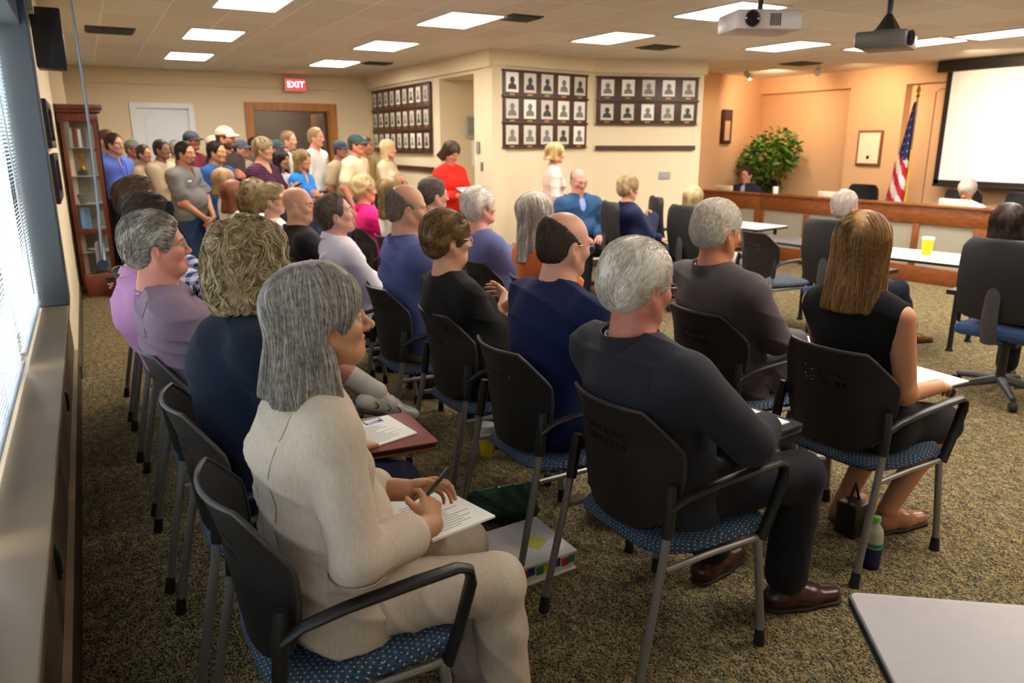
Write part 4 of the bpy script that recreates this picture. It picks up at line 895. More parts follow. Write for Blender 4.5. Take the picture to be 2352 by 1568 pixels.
def strands(H, prims, sp, n, seed):
    st = sp['hair']; fl = FLOW[st]; r_ = np.random.RandomState(seed)
    us = [p for p in prims if p['op'] == 'u']; lo = np.min([p['lo'] for p in us], 0); hi = np.max([p['hi'] for p in us], 0)
    P = r_.uniform(lo-.01, hi+.01, (n*6, 3)); F = field_at(prims, P); P = P[np.abs(F) < .03][:n]
    for _ in range(4): P = P-grad_at(prims, P)*field_at(prims, P)[:, None]
    n = len(P); L_ = dict(back=.045, part=.15, curl=.13)[fl]*sp.get('sl', 1)*r_.uniform(.6, 1.3, n); K = 10 if fl != 'curl' else 14
    off = r_.uniform(-.001, .0035 if fl != 'curl' else .012, n)
    path = [P.copy()]; ph = r_.uniform(0, 6.3, n); own = r_.normal(size=(n, 3))*.12
    for i in range(K-1):
        l = H.inv(P); v = np.zeros_like(l)
        if fl == 'back': v[:, 0] = np.sign(l[:, 0])*.25+.1; v[:, 1] = -1.; v[:, 2] = np.where(l[:, 1] > 0.02, .25, -.6)-.8*(l[:, 1] < -.05)
        elif fl == 'part': v[:, 0] = np.sign(l[:, 0]-.012)*np.where(l[:, 2] > .06, 1., .05); v[:, 1] = np.where(l[:, 2] > .06, .25*np.sign(l[:, 1]+.02), -.05); v[:, 2] = -1.2
        else:
            v[:, 2] = -1.0; q = (i*.9+ph)
            w1 = np.stack([wob(l, 120, 5), wob(l, 120, 6), wob(l, 90, 7)*.4], 1)
            v = v+w1*3.2+np.stack([np.cos(q), np.sin(q), 0*q], 1)*.3
        v = v+own*(1 if fl != 'back' else 2)
        v = v @ H.R.T; g = grad_at(prims, P); v = v-g*(v*g).sum(1)[:, None]; v = v/np.maximum(np.linalg.norm(v, axis=1), .3)[:, None]
        P = P+v*(L_/K)[:, None]; P = P-grad_at(prims, P)*(field_at(prims, P)-off*min(1, i/3))[:, None]; path.append(P.copy())
    path = np.stack(path, 1)              # n,K,3
    jump = np.linalg.norm(np.diff(path, axis=1), axis=2).max(1) < .04; path = path[jump]; n = len(path)
    T = np.gradient(path, axis=1); T /= np.maximum(np.linalg.norm(T, axis=2), 1e-7)[..., None]
    a = np.cross(T, np.array([.3, .5, .8])); a /= np.maximum(np.linalg.norm(a, axis=2), 1e-7)[..., None]; b = np.cross(T, a)
    w_ = sp.get('sw', .0008)*np.interp(np.linspace(0, 1, K), [0, .2, .8, 1], [.3, 1, .8, .1])[None, :, None]*r_.uniform(.6, 1.4, n)[:, None, None]
    V = np.stack([path+w_*(a*math.cos(q)+b*math.sin(q)) for q in (0, 2.09, 4.19)], 2)    # n,K,3,3
    base = np.arange(n)[:, None, None]*K*3; kk = np.arange(K-1)[None, :, None]*3; j = np.arange(3)[None, None, :]; j2 = (j+1) % 3
    Q = np.stack([base+kk+j, base+kk+j2, base+kk+3+j2, base+kk+3+j], -1).reshape(-1, 4)
    return V.reshape(-1, 3), Q
def hairmat(c1, c2=None, c3=None):
    nm = 'hair_'+c1+(c2 or '')+(c3 or '')
    if nm in MATS: return MATS[nm]
    m = mat(nm, c1, .42, spec=.35); N, L, P = nodes(m)
    g = N.new('ShaderNodeNewGeometry'); r_ = N.new('ShaderNodeValToRGB'); tc = N.new('ShaderNodeTexCoord'); n = N.new('ShaderNodeTexNoise'); n.inputs['Scale'].default_value = 70; n.inputs['Detail'].default_value = 5
    L.new(tc.outputs['Object'], n.inputs['Vector'])
    ad = N.new('ShaderNodeMath'); ad.operation = 'MULTIPLY_ADD'; L.new(g.outputs['Random Per Island'], ad.inputs[0]); ad.inputs[1].default_value = .6; sb = N.new('ShaderNodeMath'); sb.operation = 'MULTIPLY_ADD'; L.new(n.outputs[0], sb.inputs[0]); sb.inputs[1].default_value = .7; sb.inputs[2].default_value = -.18; L.new(sb.outputs[0], ad.inputs[2])
    L.new(ad.outputs[0], r_.inputs[0]); e = r_.color_ramp.elements; c2 = c2 or c1
    e[0].position = .12; e[0].color = lin(c2); e[1].position = .8; e[1].color = lin(c3 or c1); x = e.new(.45); x.color = lin(c1)
    L.new(r_.outputs[0], P.inputs['Base Color'])
    mp = N.new('ShaderNodeMapping'); mp.inputs['Scale'].default_value = (1, 1, .25); n2 = N.new('ShaderNodeTexNoise'); n2.inputs['Scale'].default_value = 320; L.new(tc.outputs['Object'], mp.inputs[0]); L.new(mp.outputs[0], n2.inputs['Vector'])
    b = N.new('ShaderNodeBump'); b.inputs['Strength'].default_value = .6; b.inputs['Distance'].default_value = .003; L.new(n2.outputs[0], b.inputs['Height']); L.new(b.outputs[0], P.inputs['Normal'])
    return m
def skinmat(c): return mat('skin_'+c, c, .5, sss=.12, vary=.12, vscale=14, bump=.12, bscale=260, color2=None)
# ------------------------------------------------------------------ limbs
def ik(a, b, l1, l2, pole):
    a, b = np.asarray(a, float), np.asarray(b, float); d = b-a; D = np.linalg.norm(d); mx = (l1+l2)*.995
    if D > mx: b = a+d/D*mx; D = mx; d = b-a
    u = d/D; x = (l1*l1-l2*l2+D*D)/(2*D); h = math.sqrt(max(0, l1*l1-x*x)); p = np.asarray(pole, float); p = p-u*(p@u); p = unit(p)
    return a+u*x+p*h, b
def hand(w_, d, n, side, sc=1.0, curl=(.5, .6, .6, .7), th=(.6, .3), spread=.06):
    """prims of a hand: wrist w_, pointing d, palm normal n, side +1 right / -1 left (thumb direction)."""
    d = unit(d); n = unit(np.asarray(n, float)-d*(np.asarray(n, float)@d)); t = np.cross(d, n)*side      # t points to the thumb
    w_ = np.asarray(w_, float); P = []
    S_ = lambda v: v*sc
    P.append(cone(w_-d*S_(.01), w_+d*S_(.03), S_(.026), S_(.03), .012, n=n, fl=.62))
    for q in (-.028, -.009, .010, .028): P.append(cone(w_+d*S_(.022)+t*S_(q*.75), w_+d*S_(.078)+t*S_(q), S_(.014), S_(.0105), .012))
    ln = [(.036, .023, .019), (.041, .027, .021), (.038, .025, .02), (.03, .019, .017)]
    for k, q in enumerate((.028, .010, -.009, -.028)):
        b = w_+d*S_(.082-(.006 if k == 3 else 0)-.003*(k == 0))+t*S_(q); dd = unit(d+t*spread*(1.5-k)*1.2)
        r_ = .0088-(.001 if k == 3 else 0); ang = 0
        for j in range(3):
            ang += curl[k]*(1.0 if j < 2 else .6); v = dd*math.cos(ang)+n*math.sin(ang)
            e = b+v*S_(ln[k][j]); P.append(cone(b, e, S_(r_), S_(r_-.0009), .004)); b = e; r_ -= .0009
    b = w_+d*S_(.025)+t*S_(.024)+n*S_(.006); v = unit(d*.75+t*th[0]+n*th[1]); e = b+v*S_(.038)
    P.append(cone(b, e, S_(.015), S_(.0115), .012)); v = unit(v+d*.35-t*.3+n*.2); e2 = e+v*S_(.03); P.append(cone(e, e2, S_(.0105), S_(.0095), .004)); v = unit(v+d*.3-t*.2); P.append(cone(e2, e2+v*S_(.022), S_(.0095), S_(.0078), .004))
    return P
LOD = {'near': dict(head=.0034, hand=.003, arm=.006, cloth=.0075, body=.014, shoe=.006, strands=5200), 'mid': dict(head=.0045, hand=.0045, arm=.008, cloth=.011, body=.02, shoe=.01, strands=2000), 'far': dict(head=.0075, hand=.0065, arm=.012, cloth=.017, body=.028, shoe=.016, strands=0)}
CLOTH = {}
def clothmat(c, kind='plain', c2=None):
    nm = 'cloth_%s_%s' % (kind, c)
    if nm in MATS: return MATS[nm]
    if kind in ('plain', 'knit', 'suit', 'denim', 'linen'):
        a = dict(plain=(.85, .15, 300, .06), knit=(.9, .35, 420, .08), suit=(.72, .18, 500, .1), denim=(.85, .3, 420, .3), linen=(.8, .1, 500, .16))[kind]
        m = mat(nm, c, a[0], bump=a[1], bscale=a[2], vary=a[3], vscale=9 if kind == 'denim' else 150 if kind == 'linen' else 40, spec=.2, stretch=(1, 1, 1) if kind != 'linen' else (1, 1, .25))
        nodes(m)[2].inputs['Sheen Weight'].default_value = .03 if kind in ('suit', 'plain', 'knit') else 0
        return m
    m = mat(nm, c, .85, spec=.2); N, L, P = nodes(m); tc = N.new('ShaderNodeTexCoord'); sx = N.new('ShaderNodeSeparateXYZ'); L.new(tc.outputs['Object'], sx.inputs[0])
    mx = N.new('ShaderNodeMix'); mx.data_type = 'RGBA'; mx.inputs[6].default_value = lin(c); mx.inputs[7].default_value = lin(c2)
    def M2(op, a, b):
        n = N.new('ShaderNodeMath'); n.operation = op
        for i, q in enumerate((a, b)):
            if isinstance(q, (int, float)): n.inputs[i].default_value = q
            else: L.new(q, n.inputs[i])
        return n.outputs[0]
    if kind == 'plaid':
        s1 = M2('GREATER_THAN', M2('SINE', M2('MULTIPLY', sx.outputs[2], 150), 0), .1); s2 = M2('GREATER_THAN', M2('SINE', M2('MULTIPLY', M2('ADD', sx.outputs[0], sx.outputs[1]), 150), 0), .1)
        L.new(M2('MULTIPLY', M2('ADD', s1, s2), .5), mx.inputs[0])
    elif kind == 'stripe':
        L.new(M2('GREATER_THAN', M2('SINE', M2('MULTIPLY', sx.outputs[2], 260), 0), .3), mx.inputs[0])
    elif kind == 'floral':
        v = N.new('ShaderNodeTexVoronoi'); v.inputs['Scale'].default_value = 55; L.new(tc.outputs['Object'], v.inputs['Vector']); L.new(M2('LESS_THAN', v.outputs['Distance'], .28), mx.inputs[0])
    L.new(mx.outputs[2], P.inputs['Base Color']); return m
# ------------------------------------------------------------------ the figures
POSES = {
 'lap': dict(w=(.11, .26, .665), d=(-.35, .9, -.15), n=(.1, -.1, -1), curl=(.35, .4, .4, .45)),
 'lap2': dict(w=(.04, .25, .685), d=(-.75, .6, -.1), n=(0, -.2, -1), curl=(.5, .5, .5, .5)),
 'cross': dict(w=(-.05, .17, .90), d=(-.9, .1, .12), n=(0, -1, -.1), curl=(.5, .5, .5, .5)),
 'arm': dict(w=(.27, .13, .705), d=(-.05, 1, -.1), n=(0, 0, -1), curl=(.4, .5, .5, .5)),
 'paper': dict(w=(.13, .3, .70), d=(-.4, .9, -.1), n=(-.5, 0, -.8), curl=(.6, .7, .7, .7)),
 's_down': dict(w=(.25, .04, .87), d=(0, .15, -1), n=(-1, 0, 0), curl=(.3, .35, .4, .45)),
 's_clasp': dict(w=(.07, .2, .93), d=(-.7, .25, -.65), n=(-.3, -1, 0), curl=(.4, .5, .5, .5)),
 's_clasp2': dict(w=(.06, .23, .92), d=(-.75, .1, -.6), n=(-.3, -1, 0), curl=(.5, .6, .6, .6)),
 's_cross': dict(w=(-.06, .17, 1.15), d=(-.95, .05, .15), n=(0, -1, 0), curl=(.4, .4, .4, .4)),
 's_cross2': dict(w=(-.04, .21, 1.20), d=(-.95, .0, .25), n=(0, -1, 0), curl=(.4, .4, .4, .4)),
 's_phone': dict(w=(.1, .27, 1.17), d=(-.6, .6, .35), n=(-.3, .2, 1), curl=(.7, .8, .8, .8)),
 's_back': dict(w=(.1, -.17, .95), d=(-.8, -.1, -.4), n=(0, -1, 0), curl=(.4, .4, .4, .4))}
PEOPLE = []
def person(**sp):
    s = sp.get('s', 1.0); sit = sp.get('sit', True); sex = sp['sex']; male = sex == 'm'; fat = sp.get('fat', 1.0); lod = LOD[sp.get('lod', 'mid')]; near = sp.get('lod') == 'near'; far = sp.get('lod') == 'far'
    px, py = sp['loc']; rz = sp['yaw']; cy, sy = math.cos(rz), math.sin(rz)
    def W2L(p): dx, dy = p[0]-px, p[1]-py; return np.array([dx*cy+dy*sy, -dx*sy+dy*cy, p[2]])
    hs = s*sp.get('hs', 1.0)*(1.0 if male else .955); seed = abs(sp.get('seed', int(px*100+py*170)))+1; r_ = random.Random(seed)
    th = {'curly': .02, 'bob': .018, 'pixie': .022, 'long': .016, 'none': 0, 'bald_ring': 0}.get(sp['hair'], .012)
    top = W2L(sp['top']); hc = top-np.array([0, 0, (.119+th)*hs])
    Rh = rot(sp.get('hy', 0), sp.get('hp', 0), sp.get('hr', 0)); H = HeadT(hc, Rh, hs)
    neckR = (.056 if male else .046)*s*(1+(fat-1)*.5)
    lean_ = sp.get('nb', (0, -.015, -.172) if sit else (0, -.045, -.172)); Nb = hc+np.array(lean_)*s
    Hc = np.array([0, sp.get('hipy', -.005), .545]) if sit else np.array([0, 0, .93*s])
    if sit: Hc[2] = .50+.05*s*fat
    ax = unit(Nb-Hc); fwd = unit(np.array([0, 1, 0])-ax*ax[1]); side = np.array([1, 0, 0]); back = sp.get('hunch', .015)*(.3 if sit else 1)
    waist = Hc+(Nb-Hc)*.36-fwd*back*.6; chest = Hc+(Nb-Hc)*.70-fwd*back*1.4
    sh = (.178 if male else .152)*s*(1+(fat-1)*.45)*sp.get('shw', 1)
    tw = sp.get('twist', 0); sdir = np.array([math.cos(tw), math.sin(tw), 0])
    SH = [Nb+sdir*sh*q-ax*.062*s+(fwd*.0) for q in (1, -1)]
    up_r, fo_r = (.052, .04) if male else (.043, .034); up_r *= fat**.7; fo_r *= fat**.4
    def torso(g, flat=1.0, low=True):
        f = fat; p = []
        if low: p += [cone(Hc-side*.06*s, Hc+side*.06*s, .112*s*f+g, .112*s*f+g, .05, n=fwd, fl=.92), cone(Hc+ax*.02, waist, .148*s*f+g, (.142 if male else .128)*s*f+g, .06, n=fwd, fl=.74)]
        p += [cone(waist, chest, (.142 if male else .126)*s*f+g, (.160 if male else .142)*s*f**.7+g, .06, n=fwd, fl=.72),
              cone(chest, Nb-ax*.085*s, (.158 if male else .14)*s*f**.6+g, (.13 if male else .112)*s+g, .05, n=fwd, fl=.66)]
        p.append(cone(Nb-ax*.1*s+sdir*sh*.72, Nb-ax*.1*s-sdir*sh*.72, (.078 if male else .062)*s+g, (.078 if male else .062)*s+g, .06, n=fwd, fl=.95))
        for q in (1, -1):
            p += [cone(Nb-ax*.055*s+sdir*q*.05*s, SH[q < 0], .058*s+g, (.056 if male else .046)*s*f**.4+g, .05), cone(Nb+ax*.015*s, Nb-ax*.032*s+sdir*q*sh*.62, neckR*.8+g*.6, .036*s+g, .04)]
        if not male:
            b_ = sp.get('bust', 1.0)
            for q in (1, -1): p.append(ell(chest-ax*.035*s+fwd*.092*s*f**.5+sdir*q*.065*s, np.array([.066, .06, .064])*s*b_+g, .04))
        if fat > 1.05 or sp.get('belly'): p.append(ell(waist+fwd*.06*s*f-ax*.02, np.array([.13*f, .1*f, .12])*s+g, .05))
        return p
    # arms
    arms = []; skin_arm = []; hands = []
    for i, q in enumerate((1, -1)):
        key = sp.get('armR' if q == 1 else 'armL', sp.get('arms', 'lap' if sit else 's_down'))
        if key is None: arms.append(None); continue
        po = POSES[key] if isinstance(key, str) else key
        w_ = np.array(po['w'], float)
        if not (po.get('abs')): w_ = w_*np.array([q, 1, 1])*(1 if sit else s)
        else: w_ = W2L(po['w'])
        d = np.array(po['d'], float)*np.array([q, 1, 1]); n = np.array(po['n'], float)*np.array([q, 1, 1])
        if po.get('abs'):
            rr = np.array([[cy, sy, 0], [-sy, cy, 0], [0, 0, 1]]); d = rr @ np.array(po['d'], float); n = rr @ np.array(po['n'], float)
        pole = np.array(po.get('pole', (.55, -.45, -.7)))*np.array([q, 1, 1])
        E, Wr = ik(SH[i], w_, .285*s, .255*s, pole); arms.append((SH[i], E, Wr, q)); hd = unit(d)
        hands.append(hand(Wr+hd*.012*s, hd, n, q, s*(1.0 if male else .9), po.get('curl', (.5, .5, .5, .5)), po.get('th', (.6, .3))))
    def armp(a, g, upto=1.0, gw=0):
        S_, E, Wr, q = a; p = []
        ur = [(.058 if male else .046)*s*fat**.6, up_r*s*.92]
        if upto < .5:
            e = S_+(E-S_)*upto*2; p.append(cone(S_, e, ur[0]+g, ur[0]*(1-upto)+ur[1]*upto+g+gw, .03)); return p, e
        p.append(cone(S_, E, ur[0]+g, ur[1]*.92+g, .03)); e = E+(Wr-E)*(upto-.5)*2; t = (upto-.5)*2
        p.append(cone(E, e, fo_r*1.08*s+g, (fo_r*1.08*(1-t)+.025*t)*s+g+gw, .025)); return p, e
    # legs
    legs = []
    for i, q in enumerate((1, -1)):
        hj = Hc+np.array([q*.085*s, 0, -.01])
        if sit: an = np.array(sp.get('ankR' if q == 1 else 'ankL', (q*.12, .36, .1)), float); fd = np.array(sp.get('footR' if q == 1 else 'footL', (q*.2, 1, 0)), float)
        else: an = np.array([q*.11*s, -.02, .09]); fd = np.array([q*.25, 1, 0])
        K_, An = ik(hj, an, .425*s, .42*s, sp.get('kneeR' if q == 1 else 'kneeL', (q*.12, .8, .9) if sit else (0, 1, 0))); legs.append((hj, K_, An, unit(fd), q))
    lt = (.082, .058, .052, .036)
    def legp(l, g, upto=1.0, gw=0, gk=0):
        hj, K_, An, fd, q = l; f = fat**.7; p = [cone(hj, K_, lt[0]*s*f+g, lt[1]*s*f**.5+g+gk, .04)]
        if upto > .5: t = (upto-.5)*2; p += [cone(K_, K_+(An-K_)*.35*min(1, t/.35) if t < .35 else K_+(An-K_)*.35, lt[1]*.95*s+g+gk, lt[2]*s*f**.3+g+gk, .03)]
        if upto > .7: p += [cone(K_+(An-K_)*.35, K_+(An-K_)*t, lt[2]*s*f**.3+g+gk, (lt[2]*(1-t)+lt[3]*t)*s+g+gw, .03)]
        return p
    # ---- body (skin) mesh
    shrink = -.012
    hp_ = head_prims(H, sp)+[cone(H.p((0, -.024, -.055)), Nb+ax*.01, neckR*.95, neckR*1.03, .03*s), cone(Nb+ax*.015, Nb-ax*.06+fwd*.0, neckR, neckR*1.4, .05)]
    if sp.get('double'): hp_.append(H.ell((0, .02, -.1), (.05, .045, .03), .03))
    neckline = sp.get('neck', 0)
    if neckline: hp_ += [p for p in torso(-.006, low=False)]
    parts = []; lo_ = None
    V, Q = iso(hp_, lod['head'])
    if near: V = relax(V, Q, 1)
    l = H.inv(V); fc = l[Q].mean(1); mi = np.zeros(len(Q), np.int32)
    X_, Y_, Z_ = np.abs(fc[:, 0]), fc[:, 1], fc[:, 2]
    mi[(Y_ > .07) & ((X_/.0205)**2+((Z_+.0605)/.0105)**2 < 1)] = 1
    bz = .0205+.10*(X_-.012)*(X_ < .03)-.12*(X_-.03)*(X_ >= .03)
    mi[(Y_ > .06) & (X_ > .011) & (X_ < .047) & (np.abs(Z_-bz) < .0032)] = 2
    if sp.get('beard'):
        b_ = (Z_ < -.043) & (Y_ > .04) & ((X_/.033)**2+((Z_+.08)/.045)**2 < 1) & ~((X_ < .022) & (np.abs(Z_+.0605) < .0105))
        if sp['beard'] == 'goatee': mi[b_] = 3
        if sp['beard'] == 'full': mi[(b_) | ((Z_ < -.05) & (Y_ > .005) & (Z_ > -.12) & ~((X_ < .022) & (np.abs(Z_+.0605) < .0105)))] = 3
    parts.append((V, Q, mi))
    sl = sp.get('sleeve', 'long' if sp.get('jacket') else 'short')
    for a, hnd in zip([a for a in arms if a], hands):
        ap = [cone(a[1], a[2], fo_r*1.08*s, .025*s, .02, ), cone(a[1]+(a[2]-a[1])*.85, a[2]+unit(a[2]-a[1])*.012, .027*s, .025*s, .02)]
        if sl in ('short', 'none', 'cap', 'elbow'): ap = armp(a, 0)[0]
        V, Q = iso(ap+hnd, lod['hand'] if (near or sl == 'long') else lod['arm']*.8)
        if near: V = relax(V, Q, 1)
        parts.append((V, Q))
    inner = torso(shrink)
    for a in arms:
        if a: inner += armp(a, shrink*.6)[0]
    bt = sp.get('bottom', 'trousers')
    for lg in legs: inner += legp(lg, shrink*.5 if bt == 'trousers' else 0)
    for lg in legs:
        fz = unit(lg[3]); u_ = np.cross(unit(np.cross(fz, (0, 0, 1))), fz); inner += [cone(lg[2], lg[2]-u_*.045*s, .03*s, .028*s, .02), cone(lg[2]-u_*.05*s, lg[2]+fz*.13*s-u_*.062*s, .026*s, .02*s, .02)]
    V, Q = iso(inner, lod['body'] if bt == 'trousers' else lod['arm']); parts.append((V, Q))
    hc_ = sp.get('hairc', ('4A3A2A', '2E2218'))
    bm_ = mat('lips_'+sp.get('lips', 'B0665A'), sp.get('lips', 'B0665A'), .4)
    body = mesh_obj('person', parts, [skinmat(sp['skin']), bm_, mat('brow_'+sp.get('brow', hc_[0]), sp.get('brow', hc_[0]), .8), mat('beard_'+sp.get('beardc', hc_[0]), sp.get('beardc', hc_[0]), .9, bump=.6, bscale=300, vary=.35, vscale=90)])
    body.location = (px, py, 0); body.rotation_euler = (0, 0, rz); tag(body, sp['label'], 'person', sp.get('group'))
    # ---- eyes
    if not far:
        for q in (1, -1):
            m = MB(); prof = [(max(1e-5, .0145*math.sin(t)), .0145*math.cos(t)) for t in np.linspace(0, math.pi, 15)]
            m.lathe(prof, 16); m.m = [(2 if i//16 < 1 else 1 if i//16 < 3 else 0) if i < 14*16 else 0 for i in range(len(m.f))]
            Rf = H.R @ np.array(Matrix.Rotation(sp.get('gaze', 0), 3, 'Z')) @ np.array(Matrix.Rotation(-math.pi/2, 3, 'X'))
            M4 = Matrix.Translation(H.p((q*.031, .0695, .0))) @ Matrix(Rf.tolist()).to_4x4() @ Matrix.Scale(hs, 4)
            m.v = [tuple(M4 @ Vector(v)) for v in m.v]
            m.build('eye', [mat('eye_white', 'E2DAD2', .2), mat('iris_brown', '4A3020', .15), mat('pupil', '080606', .1)], body)
    # ---- hair
    hr = hair_prims(H, sp)
    if hr and sp.get('cap'): hr.append(H.plane((0, 0, .03), (0, .1, 1)))
    if hr:
        V, Q = iso(hr, lod['head']*.95)
        amp = dict(short=.0025, quiff=.003, thick=.004, pixie=.005, bob=.002, long=.003, curly=.009, pony=.0015, bald_ring=.0015)[sp['hair']]
        fr = dict(curly=60, pixie=120, thick=110).get(sp['hair'], 90)
        N_ = vnormals(V, Q); l = H.inv(V)
        V = V+N_*(amp*wob(l*np.array([1, .6, .6]), fr, seed))[:, None]
        hparts = [(V, Q)]
        ns = int(lod['strands']*sp.get('sn', 1)*(not sp.get('cap')))
        if ns: hparts.append(strands(H, hr, sp, ns, seed)+(1,))
        mesh_obj('hair', hparts, [hairmat(hc_[1], hc_[1], hc_[0]) if ns and sp['hair'] == 'curly' else hairmat(*hc_), hairmat(*hc_)], body)
    if sp.get('cap'):
        cc = sp['cap']; c_ = [H.ell((0, -.018, .045), (.086, .105, .086), .005), H.plane((0, 0, .035), (0, .1, -1), .004)]
        V, Q = iso(c_, lod['head']*.9); mesh_obj('cap', [(V, Q)], mat('cap_'+cc, cc, .85), body)
        a_ = []
        for t in np.linspace(0, 1, 7): a_.append([H.p((math.sin(x)*(.078+.0*t), .06*math.cos(x)+.03+.075*t*math.cos(x*1.1), .045-.022*t*t-.012*abs(math.sin(x))**2)) for x in np.linspace(-1.3, 1.3, 13)])
        MB().grid(np.array(a_), thick=tuple(H.R @ np.array([0, 0, .004]))).build('cap_brim', mat('cap_'+cc, cc, .85), body)
    # ---- glasses
    if sp.get('glasses'):
        m = MB(); gc = sp['glasses']
        for q in (1, -1):
            m.tube([H.p((q*.033+.024*math.cos(t), .093-.10*abs(abs(q*.033+.024*math.cos(t))-.02)**1.5*2, .0-.004+.017*math.sin(t))) for t in np.linspace(0, 2*math.pi, 19)], .0013*sp.get('gw', 1), 6)
            m.tube([H.p((q*.057, .083, .006)), H.p((q*.071, .07, .007)), H.p((q*.079, .02, .008)), H.p((q*.08, -.012, .004)), H.p((q*.079, -.022, -.012))], .0014*sp.get('gw', 1), 6)
        m.tube([H.p((-.01, .094, .002)), H.p((0, .097, .005)), H.p((.01, .094, .002))], .0012, 6)
        m.build('glasses', mat('glasses_'+gc, gc, .3, metal=.7), body)
    # ---- trousers / skirt / shorts
    bc = sp.get('botc', '2A3450'); bk = sp.get('botk', 'denim')
    g = .014*s
    if bt == 'trousers':
        pr = torso(g*.6)[:2] if sit else [cone(Hc-side*.06*s, Hc+side*.06*s, .112*s*fat+g, .112*s*fat+g, .05, n=fwd, fl=.92), cone(Hc, Hc+ax*.1, .14*s*fat+g, .138*s*fat+g, .05, n=fwd, fl=.76)]
        for lg in legs: pr += legp(lg, g, .955, gw=.02*s, gk=.004)
        V, Q = iso(pr, lod['cloth']); N_ = vnormals(V, Q); V = V+N_*folds(V, (.5, .5, .6), 38, seed, .008 if not far else .005)[:, None]
        mesh_obj('trousers', [(V, Q)], clothmat(bc, bk), body)
    elif bt == 'shorts':
        pr = torso(g*.6)[:2]
        for lg in legs: pr += [cone(lg[0], lg[0]+(lg[1]-lg[0])*.85, .085*s+g, .075*s+g, .04)]
        V, Q = iso(pr, lod['cloth']); mesh_obj('shorts', [(V, Q)], clothmat(bc, bk), body)
    elif bt == 'skirt':
        pr = torso(g)[:2]
        for lg in legs: pr += [cone(lg[0], lg[1]+(lg[1]-lg[0])*.02, .088*s+g, .07*s+g, .09)]
        V, Q = iso(pr, lod['cloth']); mesh_obj('skirt', [(V, Q)], clothmat(bc, bk), body)
    # ---- shoes
    if sp.get('shoes') is not None:
        for lg in legs:
            An, fd, q = lg[2], lg[3], lg[4]; fz = unit(np.array([fd[0], fd[1], fd[2]])); sl_ = np.cross(fz, (0, 0, 1)); sl_ = unit(sl_); upv = np.cross(sl_, fz)
            b_ = An-upv*.062*s-fz*.035*s; t_ = b_+fz*.215*s
            pr = [cone(b_+upv*.01, b_+fz*.12*s+upv*.005, .04*s, .046*s, .02, n=upv, fl=.8), cone(b_+fz*.12*s+upv*.005, t_, .046*s, .036*s, .02, n=upv, fl=.72), cone(b_+upv*.02+fz*.02, An-upv*.005, .04*s, .036*s, .03), cone(An-fz*-.02-upv*.02, b_+fz*.12*s+upv*.02, .03*s, .03*s, .03)]
            so = [cone(b_-upv*.022*s+fz*.0, b_+fz*.1*s-upv*.022*s, .042*s, .046*s, .02, n=upv, fl=.3), cone(b_+fz*.1*s-upv*.022*s, t_-upv*.022*s+fz*.006, .046*s, .04*s, .02, n=upv, fl=.3)]
            V, Q = iso(pr, lod['shoe']); o = mesh_obj('shoe', [(V, Q)], mat('shoe_'+sp['shoes'], sp['shoes'], .28, vary=.1), body)
            V, Q = iso(so, lod['shoe']*.8); mesh_obj('sole', [(V, Q)], mat('sole_'+sp.get('sole', '1A1614'), sp.get('sole', '1A1614'), .7), o)
            if sp.get('sock'):
                V, Q = iso([cone(An-upv*.03, An, .04*s, .041*s, .01), cone(An+upv*.0, An+unit(lg[1]-An)*sp.get('sockh', .1), .041*s, .046*s, .01)], lod['shoe']); mesh_obj('sock', [(V, Q)], clothmat(sp['sock'], 'knit'), body)
    # ---- top garment(s)
    tc_, tk = sp.get('topc', '445066'), sp.get('topk', 'plain'); tc2 = sp.get('topc2')
    def garment(name, col, kind, g, sleeve, hole, low=True, hem=None, c2=None, fold=.014, extra=(), cuff=.0):
        pr = torso(g)
        if not sit and hem is None: hem = Hc[2]+(.05 if sp.get('tucked', True) else -.03)*s
        up = {'long': .985, 'short': .34, 'cap': .16, 'none': 0, 'elbow': .5, 'three': .82}[sleeve]
        for a in arms:
            if a is None or up == 0: continue
            q_, e = armp(a, g*1.1, up, cuff+(.008 if sleeve in ('short', 'cap') else .004)); pr += q_
        pr += list(extra)
        pr.append(cone(Nb+ax*hole[1], Nb+ax*.14*s+fwd*.04, hole[0], hole[0]*1.1, .012, 's'))
        if sleeve == 'none':
            for q in (1, -1): pr.append(ell(SH[q < 0]+sdir*q*.062*s-ax*.03, np.array([.055, .09, .12])*s, .02, 's'))
        if len(hole) > 2: pr.append(ell(Nb+fwd*.1*s-ax*hole[3]*.35, (hole[2]*.8, .11, hole[3]*.75), .01, 's'))
        if hem is not None: pr.append(plane((0, 0, hem), (0, -.15 if sit else 0, -1), .004))
        V, Q = iso(pr, lod['cloth'])
        N_ = vnormals(V, Q); am = fold*(1 if not far else .6)
        V = V+N_*(folds(V, (.3, .35, 1), 30, seed, am*.8)+.0025*wob(V, 22, seed+3))[:, None]
        return mesh_obj(name, [(V, Q)], clothmat(col, kind, c2), body)
    def collar(name, col, kind, r0, h_, z0=0, drop=.0, open_=True):
        hd = unit(H.p((0, -.03, -.08))-Nb); fr_ = unit(fwd-hd*(fwd@hd)); c0 = Nb+hd*(.022+z0)-fwd*.004; m = MB(); rows = []
        K_ = 37
        for t, (dr, dz) in enumerate([(0.004, 0), (.0, h_*.5), (.001, h_), (.005, h_+.001), (.009, h_*.55), (.014, -.004)]):
            row = []
            for x in np.linspace(-math.pi+.28, math.pi-.28, K_):
                fz = -math.cos(x)   # +1 at front
                z = dz-.02*max(0, fz)-.008*fz-(.018*max(0, fz)**3 if t >= 4 else 0)
                row.append(c0+sdir*math.sin(x)*(r0+dr)+fr_*(-math.cos(x))*(r0*1.04+dr)+hd*z)
            rows.append(row)
        m.grid(np.array(rows)); 
        return m.build(name, clothmat(col, kind), body, angle=60)
    g0 = .012*s
